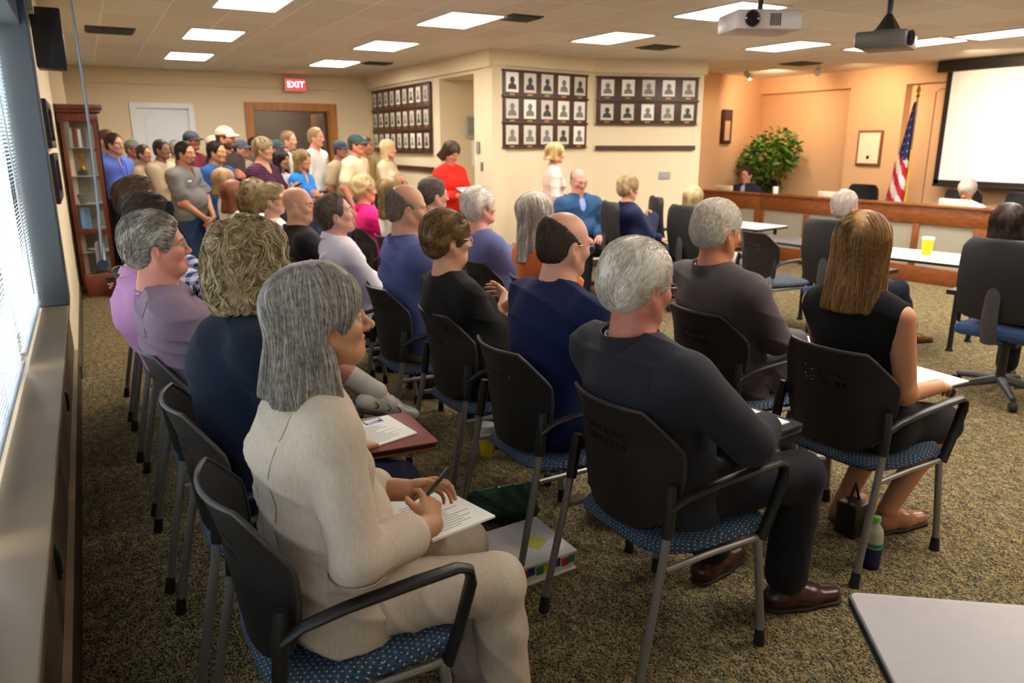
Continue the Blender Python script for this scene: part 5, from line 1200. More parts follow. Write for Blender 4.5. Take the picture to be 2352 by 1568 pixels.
    if sp.get('jacket'):
        jc = sp['jacket']; jk = sp.get('jk', 'suit'); ex = []
        if sit: 
            for q in (1, -1): ex.append(cone(waist+sdir*q*.08, Hc+side*q*.115*s*fat+np.array([0, .03, -.07-sp.get('skirt', 0)]), .1*s*fat, .06*s*fat+.03, .06, n=side, fl=.72))
        shell = garment('jacket', jc, jk, g0*1.5, sp.get('jsleeve', 'long'), (neckR+.014, .0, .045, .11), hem=(Hc[2]-.09-sp.get('skirt', 0)) if sit else Hc[2]-.12, fold=sp.get('fold', .009), extra=ex, cuff=.006); sp['gm'] = shell
        collar('collar', jc, jk, neckR+.02, .042, -.006)
        if sp.get('shirtc'):
            if sex == 'm' or sp.get('shirtcol'): collar('shirt_collar', sp['shirtc'], 'plain', neckR+.008, .026, .0)
            pr = torso(.006, low=False); pr.append(cone(Nb, Nb+ax*.14*s+fwd*.04, neckR+.004, neckR+.01, .012, 's')); V, Q = iso(pr, lod['cloth']); mesh_obj('shirt', [(V, Q)], clothmat(sp['shirtc'], 'plain'), body)
        if sp.get('tie'): MB().grid(np.array([[Nb+fwd*(.075+.035*t)*s-ax*(.03+.25*t)*s+sdir*x*(.012+.02*t) for x in (-1, 0, 1)] for t in np.linspace(0, 1, 6)]), thick=tuple(fwd*.006)).build('tie', clothmat(sp['tie'], 'plain'), body)
    elif bt != 'dress' or True:
        if sp.get('dress'): sp['gm'] = garment('dress', tc_, tk, g0, sl, (neckR+.02, .005), fold=.01, hem=None if sit else .5)
        else:
            nh = dict(crew=(neckR+.012, .004), shirt=(neckR+.01, .0, .022, .08), scoop=(neckR+.03, -.004, .05, .07), polo=(neckR+.01, 0, .022, .06), vee=(neckR+.014, 0, .035, .11))[sp.get('hole', 'crew')]
            sp['gm'] = garment(sp.get('gname', 'shirt'), tc_, tk, g0*sp.get('loose', 1.2), sl, nh, hem=(Hc[2]-.06) if sit else None, c2=tc2, fold=sp.get('fold', .013))
            if sp.get('hole') in ('shirt', 'polo'): collar('collar', sp.get('colc', tc_), 'plain', neckR+.011, .034 if sp['hole'] == 'shirt' else .028, 0)
            if sp.get('hole', 'crew') == 'crew':
                hd = unit(H.p((0, -.03, -.08))-Nb); fr_ = unit(fwd-hd*(fwd@hd))
                if near: MB().tube([Nb+ax*.012+fwd*.004+sdir*math.sin(x)*(neckR+.014)-fr_*math.cos(x)*(neckR+.016)-hd*(.012*(-math.cos(x))) for x in np.linspace(0, 2*math.pi, 33)], .0055, 8).build('neck_band', clothmat(tc_, tk, tc2), body)
    if not sit and bt == 'trousers' and sp.get('belt'):
        z = Hc[2]+.055*s; MB().tube([(math.cos(t)*(.155*s*fat), math.sin(t)*(.155*s*fat*.78)+Hc[1]+ax[1]*.05, z) for t in np.linspace(0, 2*math.pi, 33)], .016, 8, flat=(1, .35)).build('belt', mat('belt_leather', '2E1A12', .5), body)
    body['_'] = 0; del body['_']
    PEOPLE.append(sp); sp['H'] = H; sp['body'] = body; sp['Nb'] = Nb; sp['W'] = [a[2] if a else None for a in arms]; sp['fwd'] = fwd; sp['ax'] = ax; sp['chest'] = chest; sp['SH'] = SH; sp['legs'] = legs; sp['arms_'] = arms
    return sp

from mathutils.bvhtree import BVHTree
def caster(o):
    me = o.data; t = BVHTree.FromPolygons([v.co[:] for v in me.vertices], [p.vertices[:] for p in me.polygons])
    def c(org, d, off=.002):
        h, n, i, _ = t.ray_cast(Vector(org), Vector(d).normalized())
        return None if h is None else (h+n*off if n.dot(Vector(d)) < 0 else h-n*off)
    return c
def seam(sp, pts, d=(0, 1, 0), name='seam', r=.0014, col='000000', flat=None, m_=None, off=.0005, org=.5):
    c = caster(sp['gm']); out = []
    pts = [Vector(p) for p in pts]; dd = Vector(d).normalized()
    for a, b in zip(pts[:-1], pts[1:]):
        for t in np.linspace(0, 1, 8)[:-1]:
            h = c(a.lerp(b, t)-dd*org, dd, off)
            if h is not None: out.append(h)
    if len(out) > 2:
        for _ in range(2): out = [out[0]]+[(out[i-1]+out[i]*2+out[i+1])/4 for i in range(1, len(out)-1)]+[out[-1]]
        return MB().tube(out, r, 6, flat=flat).build(name, m_ or mat('seam_'+col, col, .9), sp['body'])
def L2W(sp, p):
    o = sp['body']; c_, s_ = math.cos(o.rotation_euler[2]), math.sin(o.rotation_euler[2]); return (o.location[0]+p[0]*c_-p[1]*s_, o.location[1]+p[0]*s_+p[1]*c_, p[2])
# ------------------------------------------------------------------ audience
F_ = -math.pi/2; GREY = ('968E84', '544E48', 'D0C8BC'); WHITE = ('CFC2B2', 'A89C8E', 'EDE4DA'); BROWN = ('4E3826', '2C1E14', '6E5238'); BLOND = ('A88C58', '6E5632', 'D8C088'); DARK = ('2A211C', '120E0C', '44362C'); LBROWN = ('7E6040', '4C3622', 'A8845A')
# row along the windows
p1 = person(label='grey-haired woman in a beige linen suit seated closest to the camera, holding a black pen', loc=(.44, 1.72), yaw=F_, top=(.45, 1.74, 1.37), sex='f', s=.98, lod='near', hs=1.07, skin='BE8A64', lips='A8604E', hair='bob', hairc=GREY, len=.165, earout=1, flare=1.5, hy=-.14, hp=.1, hunch=.08,
  brow='5A5048', jacket='CABAA6', jk='linen', jsleeve='three', botc='CABAA6', botk='linen', sleeve='three', shoes='C09080', sole='A08060', sn=1.5, hipy=-.03, nb=(0, -.045, -.172), fat=1.1, bust=.75, fold=.016, nose=1.06,
  armR=dict(w=(.645, 1.60, .715), d=(.35, .75, .35), n=(-.5, .5, -.7), abs=1, curl=(.5, .65, .75, .85), th=(.55, .55)), armL=dict(w=(.64, 1.76, .745), d=(.95, -.15, .05), n=(-.1, -.7, -.5), abs=1, curl=(.55, .6, .65, .7)), ankR=(.13, .42, .1), ankL=(-.05, .40, .1))
p2 = person(label='woman with big wavy dark-blonde hair in a navy top, brown portfolio on her lap', loc=(.40, 2.41), yaw=F_, top=(.42, 2.42, 1.42), sex='f', s=1.0, lod='near', skin='C89470', hair='curly', hairc=('A0885F', '5E4C32', 'E6D2AA'), hy=.35, hunch=.1, fat=1.32, bust=.8, shw=1.08, hipy=-.03, nb=(0, -.05, -.172),
  topc='141E30', topk='knit', sleeve='long', botc='1A2038', botk='suit', glasses='4A9AA0', gw=1.6, sn=2.6, sl=1.1, armR='lap', armL='lap', shoes='181818', ankR=(.14, .45, .1))
p3 = person(label='grey-haired man in glasses and a lavender t-shirt seated by the windows', loc=(.38, 3.10), yaw=F_, top=(.20, 3.06, 1.40), sex='m', s=1.0, lod='near', skin='CC8672', lips='A85C50', hair='thick', hairc=('7E766C', '4A4642', 'B0A89C'), hy=-.12, hp=.08, fat=1.15,
  topc='8A7486', topk='knit', sleeve='short', glasses='9A948C', bottom='shorts', botc='5A2E2A', botk='plain', shoes='E8E4DC', sole='4A484A', sock='E4DED4', sockh=.19, armR='lap', armL='lap', sl=.7, hth=.014,
  ankR=(.20, .57, .635), footR=(.0, 1, -.36), kneeR=(-.2, .3, 1), fold=.016, ankL=(-.1, .4, .1))
p4 = person(label='person in a pink polo shirt sitting behind the lavender t-shirt man', loc=(.38, 3.79), yaw=F_, top=(.2, 3.80, 1.33), sex='m', fat=1.12, hunch=.1, hipy=-.06, nb=(0, -.05, -.172), s=.98, lod='mid', skin='D09A80', hair='short', hairc=BROWN, topc='C48CB8', topk='knit', hole='polo', botc='6A5A48', botk='plain', hy=.1)
p5 = person(label='dark-haired man in a blue plaid shirt with his hand at his chin', loc=(.36, 4.48), yaw=F_, top=(.25, 4.45, 1.38), sex='m', s=1.0, lod='mid', skin='CC927A', hair='quiff', hairc=DARK, topc='E0E4F0', topc2='2E4A8E', topk='plaid', hole='shirt', colc='C0CCE0', botc='2A3450', hy=.1, hp=-.15,
  armL=dict(w=(-.02, .28, 1.1), d=(.1, -.3, 1), n=(0, -1, .1), curl=(.8, .9, .9, .9)), armR=dict(w=(.05, .3, 1.0), d=(-.3, -.1, 1), n=(0, -1, 0), curl=(.7, .8, .8, .8)))
p6 = person(label='brown-haired man in a black shirt, farthest seated in the row by the windows', loc=(.35, 5.18), yaw=F_, top=(.24, 5.15, 1.44), sex='m', s=1.03, lod='mid', skin='D09880', hair='quiff', hairc=BROWN, topc='1C1A1C', topk='plain', botc='2A3450', hy=-.15)
# middle row
s1 = person(label='white-haired man in a charcoal suit and glasses seated in the centre foreground', loc=(1.57, 1.80), yaw=F_+.03, top=(1.43, 1.80, 1.36), sex='m', s=1.06, lod='near', skin='CC8470', hair='thick', hairc=('E0D4C0', 'B4A692', 'F8F2E8'), hy=-.02, hp=-.1, hs=1.02, fat=1.08, glasses='8A8480', ear=1.15,
  jacket='2A2A32', jk='suit', shirtc='C8D0E0', botc='191920', botk='suit', shoes='3C1A18', sole='2A1612', sock='4A3A34', armR=dict(w=(.14, .30, .72), d=(-.5, .85, -.1), n=(-.1, 0, -1), pole=(.9, -.3, -.5)), armL='paper', skirt=.10, shw=1.12, hunch=.03, ankR=(.16, .46, .1), kneeR=(.3, .8, 1.2), footR=(.32, 1, 0), ankL=(-.12, .36, .1), sl=.7, hth=.013, tie='E0DCC0')
s2 = person(label='balding man in a navy t-shirt with dark hair only at the back of his head', loc=(1.56, 2.50), yaw=F_, top=(1.60, 2.48, 1.38), sex='m', s=1.05, lod='near', shw=1.08, skin='DA9E84', hair='bald_ring', hairc=('4A3828', '2A1E14', '6A5440'), hy=-.02, hp=-.12, fat=1.18, glasses='8A8078', hunch=.05,
  topc='161F46', topk='knit', sleeve='short', botc='1E2440', botk='denim', shoes='8A8078', sole='3A3632', armR='cross', armL='cross', sl=.5, nb=(0, -.035, -.168))
s3 = person(label='woman with short brown hair and a black top, brown bag strap over her shoulder', loc=(1.58, 3.20), yaw=F_, top=(1.42, 3.18, 1.35), sex='f', s=1.04, lod='near', skin='D69C7C', hair='pixie', hairc=('6E4C2C', '3A2616', '9C7648'), hy=-.12, fat=1.3, glasses='D8D0C8', gw=1.3, double=1, hunch=.05,
  topc='1A1816', topk='knit', sleeve='elbow', botc='1E1E22', botk='plain', shoes='222222', armR='cross', armL='cross', sl=.8)
s4 = person(label='balding man in a violet-blue dress shirt and khaki trousers', loc=(1.56, 3.92), yaw=F_-.08, top=(1.50, 3.90, 1.42), sex='m', s=1.06, lod='near', skin='CE9676', hair='bald_ring', hairc=('8A7868', '5E5044', 'A89888'), hy=-.15, hp=-.1, fat=1.2, hunch=.04,
  topc='565E90', topk='plain', sleeve='long', hole='shirt', fold=.02, botc='8E7E5E', botk='plain', shoes='3A2418', armR='cross', armL='cross', sl=.5)
s5 = person(label='bearded man in a white shirt leaning back and looking up', loc=(1.46, 4.62), yaw=F_-.1, top=(1.31, 4.6, 1.35), sex='m', s=1.04, lod='near', skin='D89C86', hair='short', hairc=('5E4C3E', '3A2E26', '9C8C7C'), beard='goatee', beardc='A8744A', hy=-.22, hp=.28, fat=1.12, hl=.0,
  topc='E2DCE4', topk='plain', sleeve='long', hole='shirt', fold=.018, botc='3A3A44', botk='suit', shoes='2A2020', armR='lap2', armL='lap2', sl=.45, nb=(0, -.02, -.165))
s6 = person(label='bald man in a black blazer looking right', loc=(1.42, 5.32), yaw=F_-.1, top=(1.25, 5.3, 1.345), sex='m', s=1.03, lod='near', skin='CC9478', hair='none', brow='3A2A20', hy=-.4, hp=-.03, fat=1.1, jacket='1A1A1C', shirtc='9AB4E8', botc='1E1E24', botk='suit', shoes='161616', armR='lap2', armL='lap2', gaze=-.2)
s7 = person(label='blonde ponytailed woman in dark-rimmed glasses and a white floral top', loc=(1.38, 6.02), yaw=F_-.1, top=(1.22, 6.0, 1.35), sex='f', s=1.02, lod='near', skin='E0AE90', hair='pony', hairc=('B8A078', '86704C', 'E0CCA0'), hy=-.35, topc='E8E4E0', topc2='D8C070', topk='floral', sleeve='none', glasses='4A1E1C', gw=1.8, botc='30303A', botk='plain', sl=.9, lips='C06A68')
s8 = person(label='woman with long curly brown-blonde hair in a white lace top, behind the ponytailed woman', loc=(1.38, 6.68), yaw=F_, top=(1.22, 6.65, 1.35), sex='f', s=1.0, lod='mid', skin='D8A488', hair='curly', hairc=('7E6A48', '4C3C26', 'B89C6C'), hy=.1, topc='E6E0E4', topk='knit', sleeve='short', botc='30303A', sl=1.3)
s9 = person(label='auburn-haired woman in a white cardigan seated behind the curly-haired woman', loc=(1.38, 7.34), yaw=F_, top=(1.14, 7.2, 1.32), sex='f', s=.98, lod='mid', skin='D8A488', hair='long', len=.16, hairc=('8A4E34', '5A2E1E', 'A86A48'), hy=.1, topc='D4D0C4', topk='knit', sleeve='long', botc='30303A', hole='crew')
s10 = person(label='strawberry-blonde woman in a white ribbed cardigan, last of the middle row', loc=(1.36, 8.0), yaw=F_, top=(1.18, 7.95, 1.40), sex='f', s=1.02, lod='mid', skin='D8A488', hair='long', len=.12, hairc=('B08A58', '7A5C36', 'D4B484'), hy=.1, topc='E4E0D8', topk='stripe', topc2='C8C0B4', sleeve='long', botc='30303A')
# right row
r1 = person(label='woman with straight light brown hair in a black sleeveless dress at the right', loc=(2.66, 1.89), yaw=F_+.04, top=(2.56, 1.88, 1.39), sex='f', s=1.04, lod='near', skin='C48660', hair='long', len=.24, hairc=('8A6236', '5A3C20', 'B88C54'), hy=.25, hp=-.12, dress=1, topc='100F11', topk='knit', sleeve='none', bottom='skirt', botc='19171A', botk='knit', shoes='A06444', sole='141214', sn=1.3, hunch=.02, shw=1.16, fat=1.06,
  armR=dict(w=(.2, .2, .70), pole=(.15, -.7, -.7), d=(-.3, .95, -.1), n=(-.3, 0, -1), curl=(.5, .5, .5, .5)), armL='lap', ankR=(.06, .20, .1), ankL=(-.08, .1, .12), sw=.001)
r2 = person(label='white-haired man in a grey-brown suit seated in the right audience row', loc=(2.66, 2.62), yaw=F_-.02, top=(2.53, 2.62, 1.385), sex='m', s=1.06, lod='near', skin='C07850', hair='thick', hairc=('D8CCBA', 'A89A86', 'F2EADE'), hy=-.02, hp=-.12, hs=1.05, fat=1.08, jacket='50494A', jk='suit', shirtc='C8D0DC', botc='4A4446', botk='suit', shoes='2A1C18', armR='paper', armL='paper', hunch=.05, shw=1.1, sl=.6, skirt=.05)
r3 = person(label='woman with long silver hair in an orange top in the right audience row', loc=(2.38, 3.75), yaw=F_, top=(2.22, 3.75, 1.37), sex='f', s=1.02, lod='mid', skin='D89C84', hair='long', len=.26, hairc=('B4A492', '887A6C', 'DCD2C6'), hy=.1, topc='E8783A', topk='plain', sleeve='short', botc='3A3A4A', fat=1.1)
r4 = person(label='white-haired woman in a periwinkle blue top looking up to the right', loc=(2.42, 4.50), yaw=F_, top=(2.24, 4.5, 1.37), sex='f', s=1.04, lod='mid', skin='DA9C84', hair='pixie', hairc=WHITE, hy=-.1, hp=.1, fat=1.25, topc='646A98', topk='knit', sleeve='short', botc='3A3A4A', armR='cross', armL='cross')
r5 = person(label='dark-grey-haired man with glasses seen behind the balding man in the violet-blue shirt', loc=(2.45, 5.5), yaw=F_, top=(2.34, 5.5, 1.38), sex='m', s=1.03, lod='mid', skin='D09880', hair='thick', hairc=('6A5A54', '46392F', '8A7A74'), hy=-.1, glasses='8A8480', topc='3A3E4C', topk='suit', botc='30303A')
r6 = person(label='woman with long light brown hair in a white top, behind the violet-blue shirt', loc=(2.35, 6.1), yaw=F_, top=(2.19, 6.05, 1.36), sex='f', s=1.0, lod='mid', skin='D8A488', hair='long', len=.2, hairc=('9C7C48', '6E5430', 'C0A068'), hy=.5, topc='DCD6D0', topk='plain', sleeve='short', botc='30303A')
r7 = person(label='short-haired blonde woman in glasses and a hot pink jacket', loc=(2.36, 6.82), yaw=F_, top=(2.21, 6.8, 1.36), sex='f', s=1.02, lod='mid', skin='DA9474', hair='pixie', hairc=('C8A870', '9A7E4C', 'E4D0A0'), hy=-.1, glasses='A09890', jacket='E8207A', jk='plain', botc='30303A', fat=1.05)
# table and dais
o1 = person(label='long-haired woman in dark navy seated in the office chair at the right edge', loc=(5.2, 2.67), yaw=F_+.1, top=(5.0, 2.68, 1.28), sex='f', s=.98, lod='mid', skin='C08868', hair='long', len=.28, hairc=DARK, hy=.3, jacket='1A2038', jk='suit', botc='1A1A24', botk='suit', shoes='181414', armR='paper', armL='paper')
o2 = person(label='white-haired man in a blue-grey suit turned away in a black office chair at the table', loc=(5.3, 4.0), yaw=F_+.05, top=(5.17, 4.0, 1.29), sex='m', s=1.02, lod='mid', skin='D89080', hair='short', hairc=('C4B8AC', '8A7E74', 'E6DED4'), hy=-.1, jacket='3A4462', jk='suit', shirtc='D8DCE4', botc='22243A', botk='suit', shoes='7A4A24', armR='lap', armL='lap', ankR=(.2, .62, .1), footR=(.5, 1, 0), kneeR=(.3, .8, 1))
o3 = person(label='woman with short sandy hair in a navy suit seated beside the front tables', loc=(4.9, 6.2), yaw=F_-.25, top=(4.82, 6.3, 1.32), sex='f', s=1.02, lod='mid', skin='D89C7C', hair='pixie', hairc=('A88C62', '7A6240', 'C8AE84'), hy=0, hp=-.1, jacket='1C2446', jk='suit', botc='1A2040', botk='suit', armR='cross', armL='lap', fat=1.08)
o4 = person(label='bald older man in a blue jacket and light blue shirt facing the camera', loc=(4.70, 7.02), yaw=math.pi*.97, top=(4.66, 6.98, 1.36), sex='m', s=1.05, lod='mid', skin='D89684', hair='bald_ring', hairc=('9A8E84', '7A6E64', 'B8AEA4'), hp=-.2, jacket='2C5078', jk='suit', shirtc='8CA4DC', botc='2A3040', botk='suit', fat=1.15, glasses='8A8480')
o5 = person(label='blonde woman in a white top sitting with her back to the camera near the dais', loc=(5.2, 5.57), yaw=F_+.1, top=(5.06, 5.6, 1.24), sex='f', s=.98, lod='mid', skin='DCA888', hair='long', len=.16, hairc=('C0A470', '8A7048', 'DCC698'), hy=.3, topc='E6E6E4', topk='plain', sleeve='long', botc='C0B8A8', botk='plain')
d1 = person(label='dark-haired council member in a dark blue suit seated at the dais below the plant', loc=(9.15, 8.93), yaw=math.pi/2+.25, top=(9.12, 8.93, 1.27), sex='m', s=.98, lod='mid', skin='DA9E88', hair='short', hairc=('3E2C24', '241810', '5A443A'), hp=-.1, jacket='2A2A44', jk='suit', shirtc='A8C4F0', botc='1E1E2A', botk='suit', tie='5A6A9A')
d2 = person(label='white-haired council member in a white blouse looking down behind the dais', loc=(9.22, 5.33), yaw=math.pi/2+.1, top=(9.1, 5.4, 1.22), sex='f', s=.98, lod='mid', skin='C8866C', hair='pixie', hairc=WHITE, hp=-.5, topc='E8E6E2', topk='plain', sleeve='long', hole='shirt', botc='2A2A34', fat=1.1)
# ------------------------------------------------------------------ standing crowd
FS = -2.35
def stand(label, x, y, z, sex='m', lod='far', yaw=FS, **k):
    k.setdefault('s', z/1.735); k.setdefault('botc', '3A4A6A'); k.setdefault('skin', 'C08868'); k.setdefault('shoes', '2A2420')
    return person(label=label, loc=(x, y), yaw=yaw, top=(x+k.pop('dx', .0), y-k.pop('dy', 0), z), sex=sex, lod=lod, sit=False, group='people standing at the back', **k)
stand('stocky man in a grey work shirt and blue jeans standing with hands clasped', .92, 8.6, 1.655, lod='near', skin='B87C58', hair='short', hairc=DARK, beard='goatee', beardc='5A5048', topc='6E6A66', hole='shirt', sleeve='short', tucked=False, fat=1.18, arms='s_clasp', armL='s_clasp2', botc='2E4468', sl=.4)
stand('stocky man in a dark blue work shirt standing right of the grey shirt man', 1.26, 8.85, 1.66, lod='near', skin='C0845E', hair='short', hairc=('3A2E28', '221A16', '5A4A40'), topc='244A82', hole='shirt', sleeve='short', fat=1.25, arms='s_down', botc='4A6494', belt=1, sl=.4)
stand('man in a periwinkle shirt with a blue lanyard standing beside the cabinet', .34, 10.35, 1.75, lod='mid', skin='C89078', hair='short', hairc=BROWN, topc='5C70C4', hole='shirt', sleeve='long', fat=1.1, arms='s_back', botc='1E1E26', botk='suit')
stand('dark-haired man mostly hidden behind the lanyard man', .28, 10.95, 1.8, hair='short', hairc=BROWN, topc='3A5AA0', skin='C89080')
stand('ruddy man in a grey cap standing behind the lanyard man', .59, 11.6, 1.68, hair='short', hairc=GREY, cap='6E7468', topc='6A6450', skin='B86E5C')
stand('person in a beige top just right of the cap-wearing ruddy man', .66, 10.6, 1.62, sex='f', hair='short', hairc=BROWN, topc='BCA080', skin='C89478')
stand('dark-haired man with crossed arms in a cream shirt and dark jeans before the white door', .84, 10.3, 1.68, hair='short', hairc=DARK, topc='C4AE90', sleeve='long', arms='s_cross', armL='s_cross2', skin='8E6248', botc='20242E')
stand('man in a khaki shirt just left of and behind the grey shirt man', 1.15, 11.8, 1.68, hair='short', hairc=GREY, topc='B8A478', skin='A87A60', arms='s_cross')
stand('man in a dark cap and maroon shirt behind the blue shirt man', 1.27, 11.0, 1.79, hair='short', hairc=DARK, cap='2E3438', topc='7A2A3C', skin='A8604A')
stand('tall man in a white cap and dark brown shirt with crossed arms', 1.45, 9.4, 1.825, lod='mid', hair='short', hairc=BROWN, cap='D6CAB4', topc='3A2E2C', sleeve='short', arms='s_cross', armL='s_cross2', fat=1.2, skin='C0785A', beard='full', belt=1, botc='4A4E58')
stand('man in a pale cap directly behind the tall white-capped man', 1.62, 11.6, 1.74, hair='short', hairc=GREY, cap='CFC0A4', topc='8A8070', skin='C08868')
stand('man in a dark blue cap standing left of the oak doorway', 1.88, 11.0, 1.68, hair='short', hairc=DARK, cap='3E4A54', topc='A89A84', skin='C08068')
stand('large woman with short hair in a black and plum striped top holding a phone', 1.64, 8.3, 1.70, sex='f', lod='mid', hair='pixie', hairc=('8A7458', '5E4C38', 'A89070'), topc='2A1A28', topc2='5E2A4A', topk='stripe', sleeve='short', fat=1.35, arms='s_phone', skin='CC9474', botc='2A2A34', hole='scoop', neck=1)
stand('dark-haired person seen behind the striped top woman in the doorway', 2.2, 11.7, 1.72, hair='short', hairc=DARK, topc='5A4A40', skin='A87058')
stand('man in a dark teal cap standing in front of the doorway', 2.25, 10.5, 1.68, hair='short', hairc=DARK, cap='3A4E5A', topc='5A4E44', skin='B87058')
stand('dark-haired woman in a white lace top between the plum and bright blue tops', 1.90, 8.7, 1.57, sex='f', lod='mid', hair='long', len=.2, hairc=DARK, topc='D8D0D0', sleeve='short', skin='C08868', arms='s_clasp')
stand('blonde woman in a bright blue top with crossed arms and a white watch', 2.08, 8.5, 1.57, sex='f', lod='mid', hair='long', len=.17, hairc=('9A7A4A', '6E5430', 'BE9E68'), topc='1E7AD0', sleeve='short', arms='s_cross', armL='s_cross2', skin='CC8C68', hole='vee', neck=1, botc='2A3450')
stand('tall man in a white shirt standing in the doorway, head above the others', 2.72, 10.3, 1.835, hair='short', hairc=LBROWN, topc='E4E2DC', sleeve='long', skin='D89880', s=1.03, botc='4A5A7A')
stand('man in a white shirt half hidden behind the tall man in the doorway', 2.5, 10.9, 1.80, hair='short', hairc=LBROWN, topc='E0DCD4', sleeve='long', skin='D8967E')
stand('man in a navy cap and olive-beige shirt right of the doorway', 2.98, 10.1, 1.67, hair='short', hairc=DARK, cap='34465C', topc='B8A888', skin='A86A58', botc='4A6494')
stand('man in a dark green cap and cream t-shirt standing with arms at his sides', 2.98, 9.4, 1.74, lod='mid', hair='short', hairc=BROWN, cap='2E4A48', topc='DCCBA8', sleeve='short', fat=1.12, arms='s_down', skin='C88062', botc='3A4A66')
stand('man in a khaki shirt behind the cream t-shirt man', 3.36, 10.2, 1.72, hair='short', hairc=BROWN, topc='A8985E', skin='B87A60')
stand('blonde woman in a cream top with crossed arms below the portrait board', 3.46, 9.6, 1.68, sex='f', lod='mid', hair='long', len=.2, hairc=('D8BC88', 'B0905A', 'EEDCB4'), topc='D8C4A0', sleeve='short', arms='s_cross', armL='s_cross2', skin='DCA080', botc='C8B898', botk='plain')
rw = stand('woman in a bright red top looking down at papers by the alcove', 3.62, 8.0, 1.65, sex='f', lod='mid', yaw=math.pi*1.08, hair='bob', len=.1, hairc=('4A3A2C', '2A2018', '6E583E'), topc='E8281C', sleeve='three', tucked=False, arms=dict(w=(.1, .27, 1.12), d=(-.7, .6, .1), n=(0, .1, 1), curl=(.6, .7, .7, .7)), hp=-.45, skin='D08C6C', botc='1C1C22', botk='plain', loose=2.2)
stand('blonde woman in a pale pink top standing by the angled wall', 4.66, 7.45, 1.64, sex='f', lod='mid', yaw=-1.9, hair='bob', len=.08, hairc=('C8A468', '96783E', 'E2C890'), topc='E6C4B8', sleeve='long', tucked=False, skin='D8967A', botc='D8C0B0', botk='plain')
# ------------------------------------------------------------------ things held and worn
def sheet(name, label, cat, q, z, m_, th=.003, logo=False, tilt=0, extra=None):
    c = Vector((sum(p[0] for p in q)/4, sum(p[1] for p in q)/4)); r = thing(name, label, cat, (c.x, c.y, z))
    pp = [(p[0]-c.x, p[1]-c.y) for p in q]; MB().prism(pp, 0, th).build('sheets', m_, r, smooth=False)
    P = [Vector(p) for p in pp]
    def at(u, v): return P[0].lerp(P[1], u).lerp(P[3].lerp(P[2], u), v)
    if logo:
        m = MB(); a, b, c_, d = at(.45, .03), at(.8, .03), at(.8, .2), at(.45, .2)
        m.prism([tuple(a), tuple(b), tuple(c_), tuple(d)], th, th+.0006, 0)
        e = [at(.48, .05), at(.77, .05), at(.77, .10), at(.48, .14)]; m.prism([tuple(x) for x in e], th+.0006, th+.001, 1)
        m.prism([tuple(at(.5, .155)), tuple(at(.7, .155)), tuple(at(.7, .18)), tuple(at(.5, .18))], th+.0006, th+.001, 1)
        m.build('blue_logo', [mat('logo_blue', '2C50A0', .6), M_paper], r, smooth=False)
    m = MB(); rg = random.Random(3)
    for i in range(16):
        v = .28+i*.042; u1 = .12+rg.uniform(.35, .75); m.prism([tuple(at(.12, v)), tuple(at(u1, v)), tuple(at(u1, v+.009)), tuple(at(.12, v+.009))], th, th+.0004)
    m.build('printed_text', mat('print_grey', '9A989C', .7), r, smooth=False)
    return r
sheet('papers', 'stack of white papers with a blue logo on the beige suit woman\'s lap', 'papers', [(.60, 1.88), (.79, 1.93), (.86, 1.66), (.66, 1.62)], .655, M_paper, .006, True)
pen = thing('pen', 'black pen held up by the woman in the beige suit', 'pen', (.665, 1.665, .765))
d_ = Vector((.075, .03, .045)); MB().tube([(0, 0, 0), d_*.85, d_], [.0055, .006, .004], 10).build('barrel', M_black, pen); MB().tube([d_*.5+Vector((0, 0, .007)), d_*.98+Vector((0, 0, .007))], .0016, 6).build('clip', mat('chrome', 'A8A8AC', .2, metal=1), pen)
pf = thing('leather_portfolio', 'reddish-brown leather portfolio on the navy top woman\'s lap', 'portfolio', (.80, 2.42, .62))
Q_ = [(-.12, -.15), (.15, -.17), (.16, .16), (-.11, .18)]
MB().prism(rounded(Q_, .02), 0, .006).prism(rounded(Q_, .02), .022, .028).build('cover', mat('red_leather', '7A3428', .45, bump=.1), pf, bevel=.002)
MB().prism([(x*.95, y*.95) for x, y in Q_], .006, .022).build('inner_pocket', mat('dark_lining', '1E1414', .7), pf)
sheet('papers', 'white papers with a blue logo lying on the brown leather portfolio', 'papers', [(.68, 2.53), (.88, 2.57), (.91, 2.35), (.70, 2.29)], .649, M_paper, .004, True)
sf = thing('leather_folder', 'dark leather folder on the charcoal suit man\'s lap', 'folder', (1.88, 1.80, .675), R(8))
Q_ = [(-.15, -.16), (.16, -.16), (.16, .17), (-.15, .17)]
MB().prism(rounded(Q_, .015), 0, .008).prism(rounded(Q_, .015), .022, .03).tube([(.16, -.15, .015), (.165, .16, .015)], .014, 8).build('cover', mat('navy_leather', '1E2230', .45, bump=.1), sf, bevel=.002)
MB().prism([(x*.95, y*.95) for x, y in Q_], .008, .022).build('inner_pocket', mat('dark_lining', '1E1414', .7), sf)
sheet('papers', 'white papers lying on the dark leather folder', 'papers', [(1.79, 1.93), (2.0, 1.95), (2.02, 1.69), (1.80, 1.67)], .706, M_paper, .004)
sheet('papers', 'white papers on the lap of the woman in the black dress', 'papers', [(2.92, 2.02), (3.16, 2.0), (3.15, 1.74), (2.90, 1.74)], .665, M_paper, .006)
sheet('papers', 'grey-white papers on the lap of the man in the grey suit', 'papers', [(2.95, 2.75), (3.15, 2.76), (3.16, 2.5), (2.97, 2.48)], .67, M_paper, .006)
sheet('papers', 'loose papers on the white-topped table near the black-haired woman', 'papers', [(5.95, 3.52), (6.15, 3.56), (6.2, 3.75), (5.98, 3.7)], .7205, M_paper, .004)
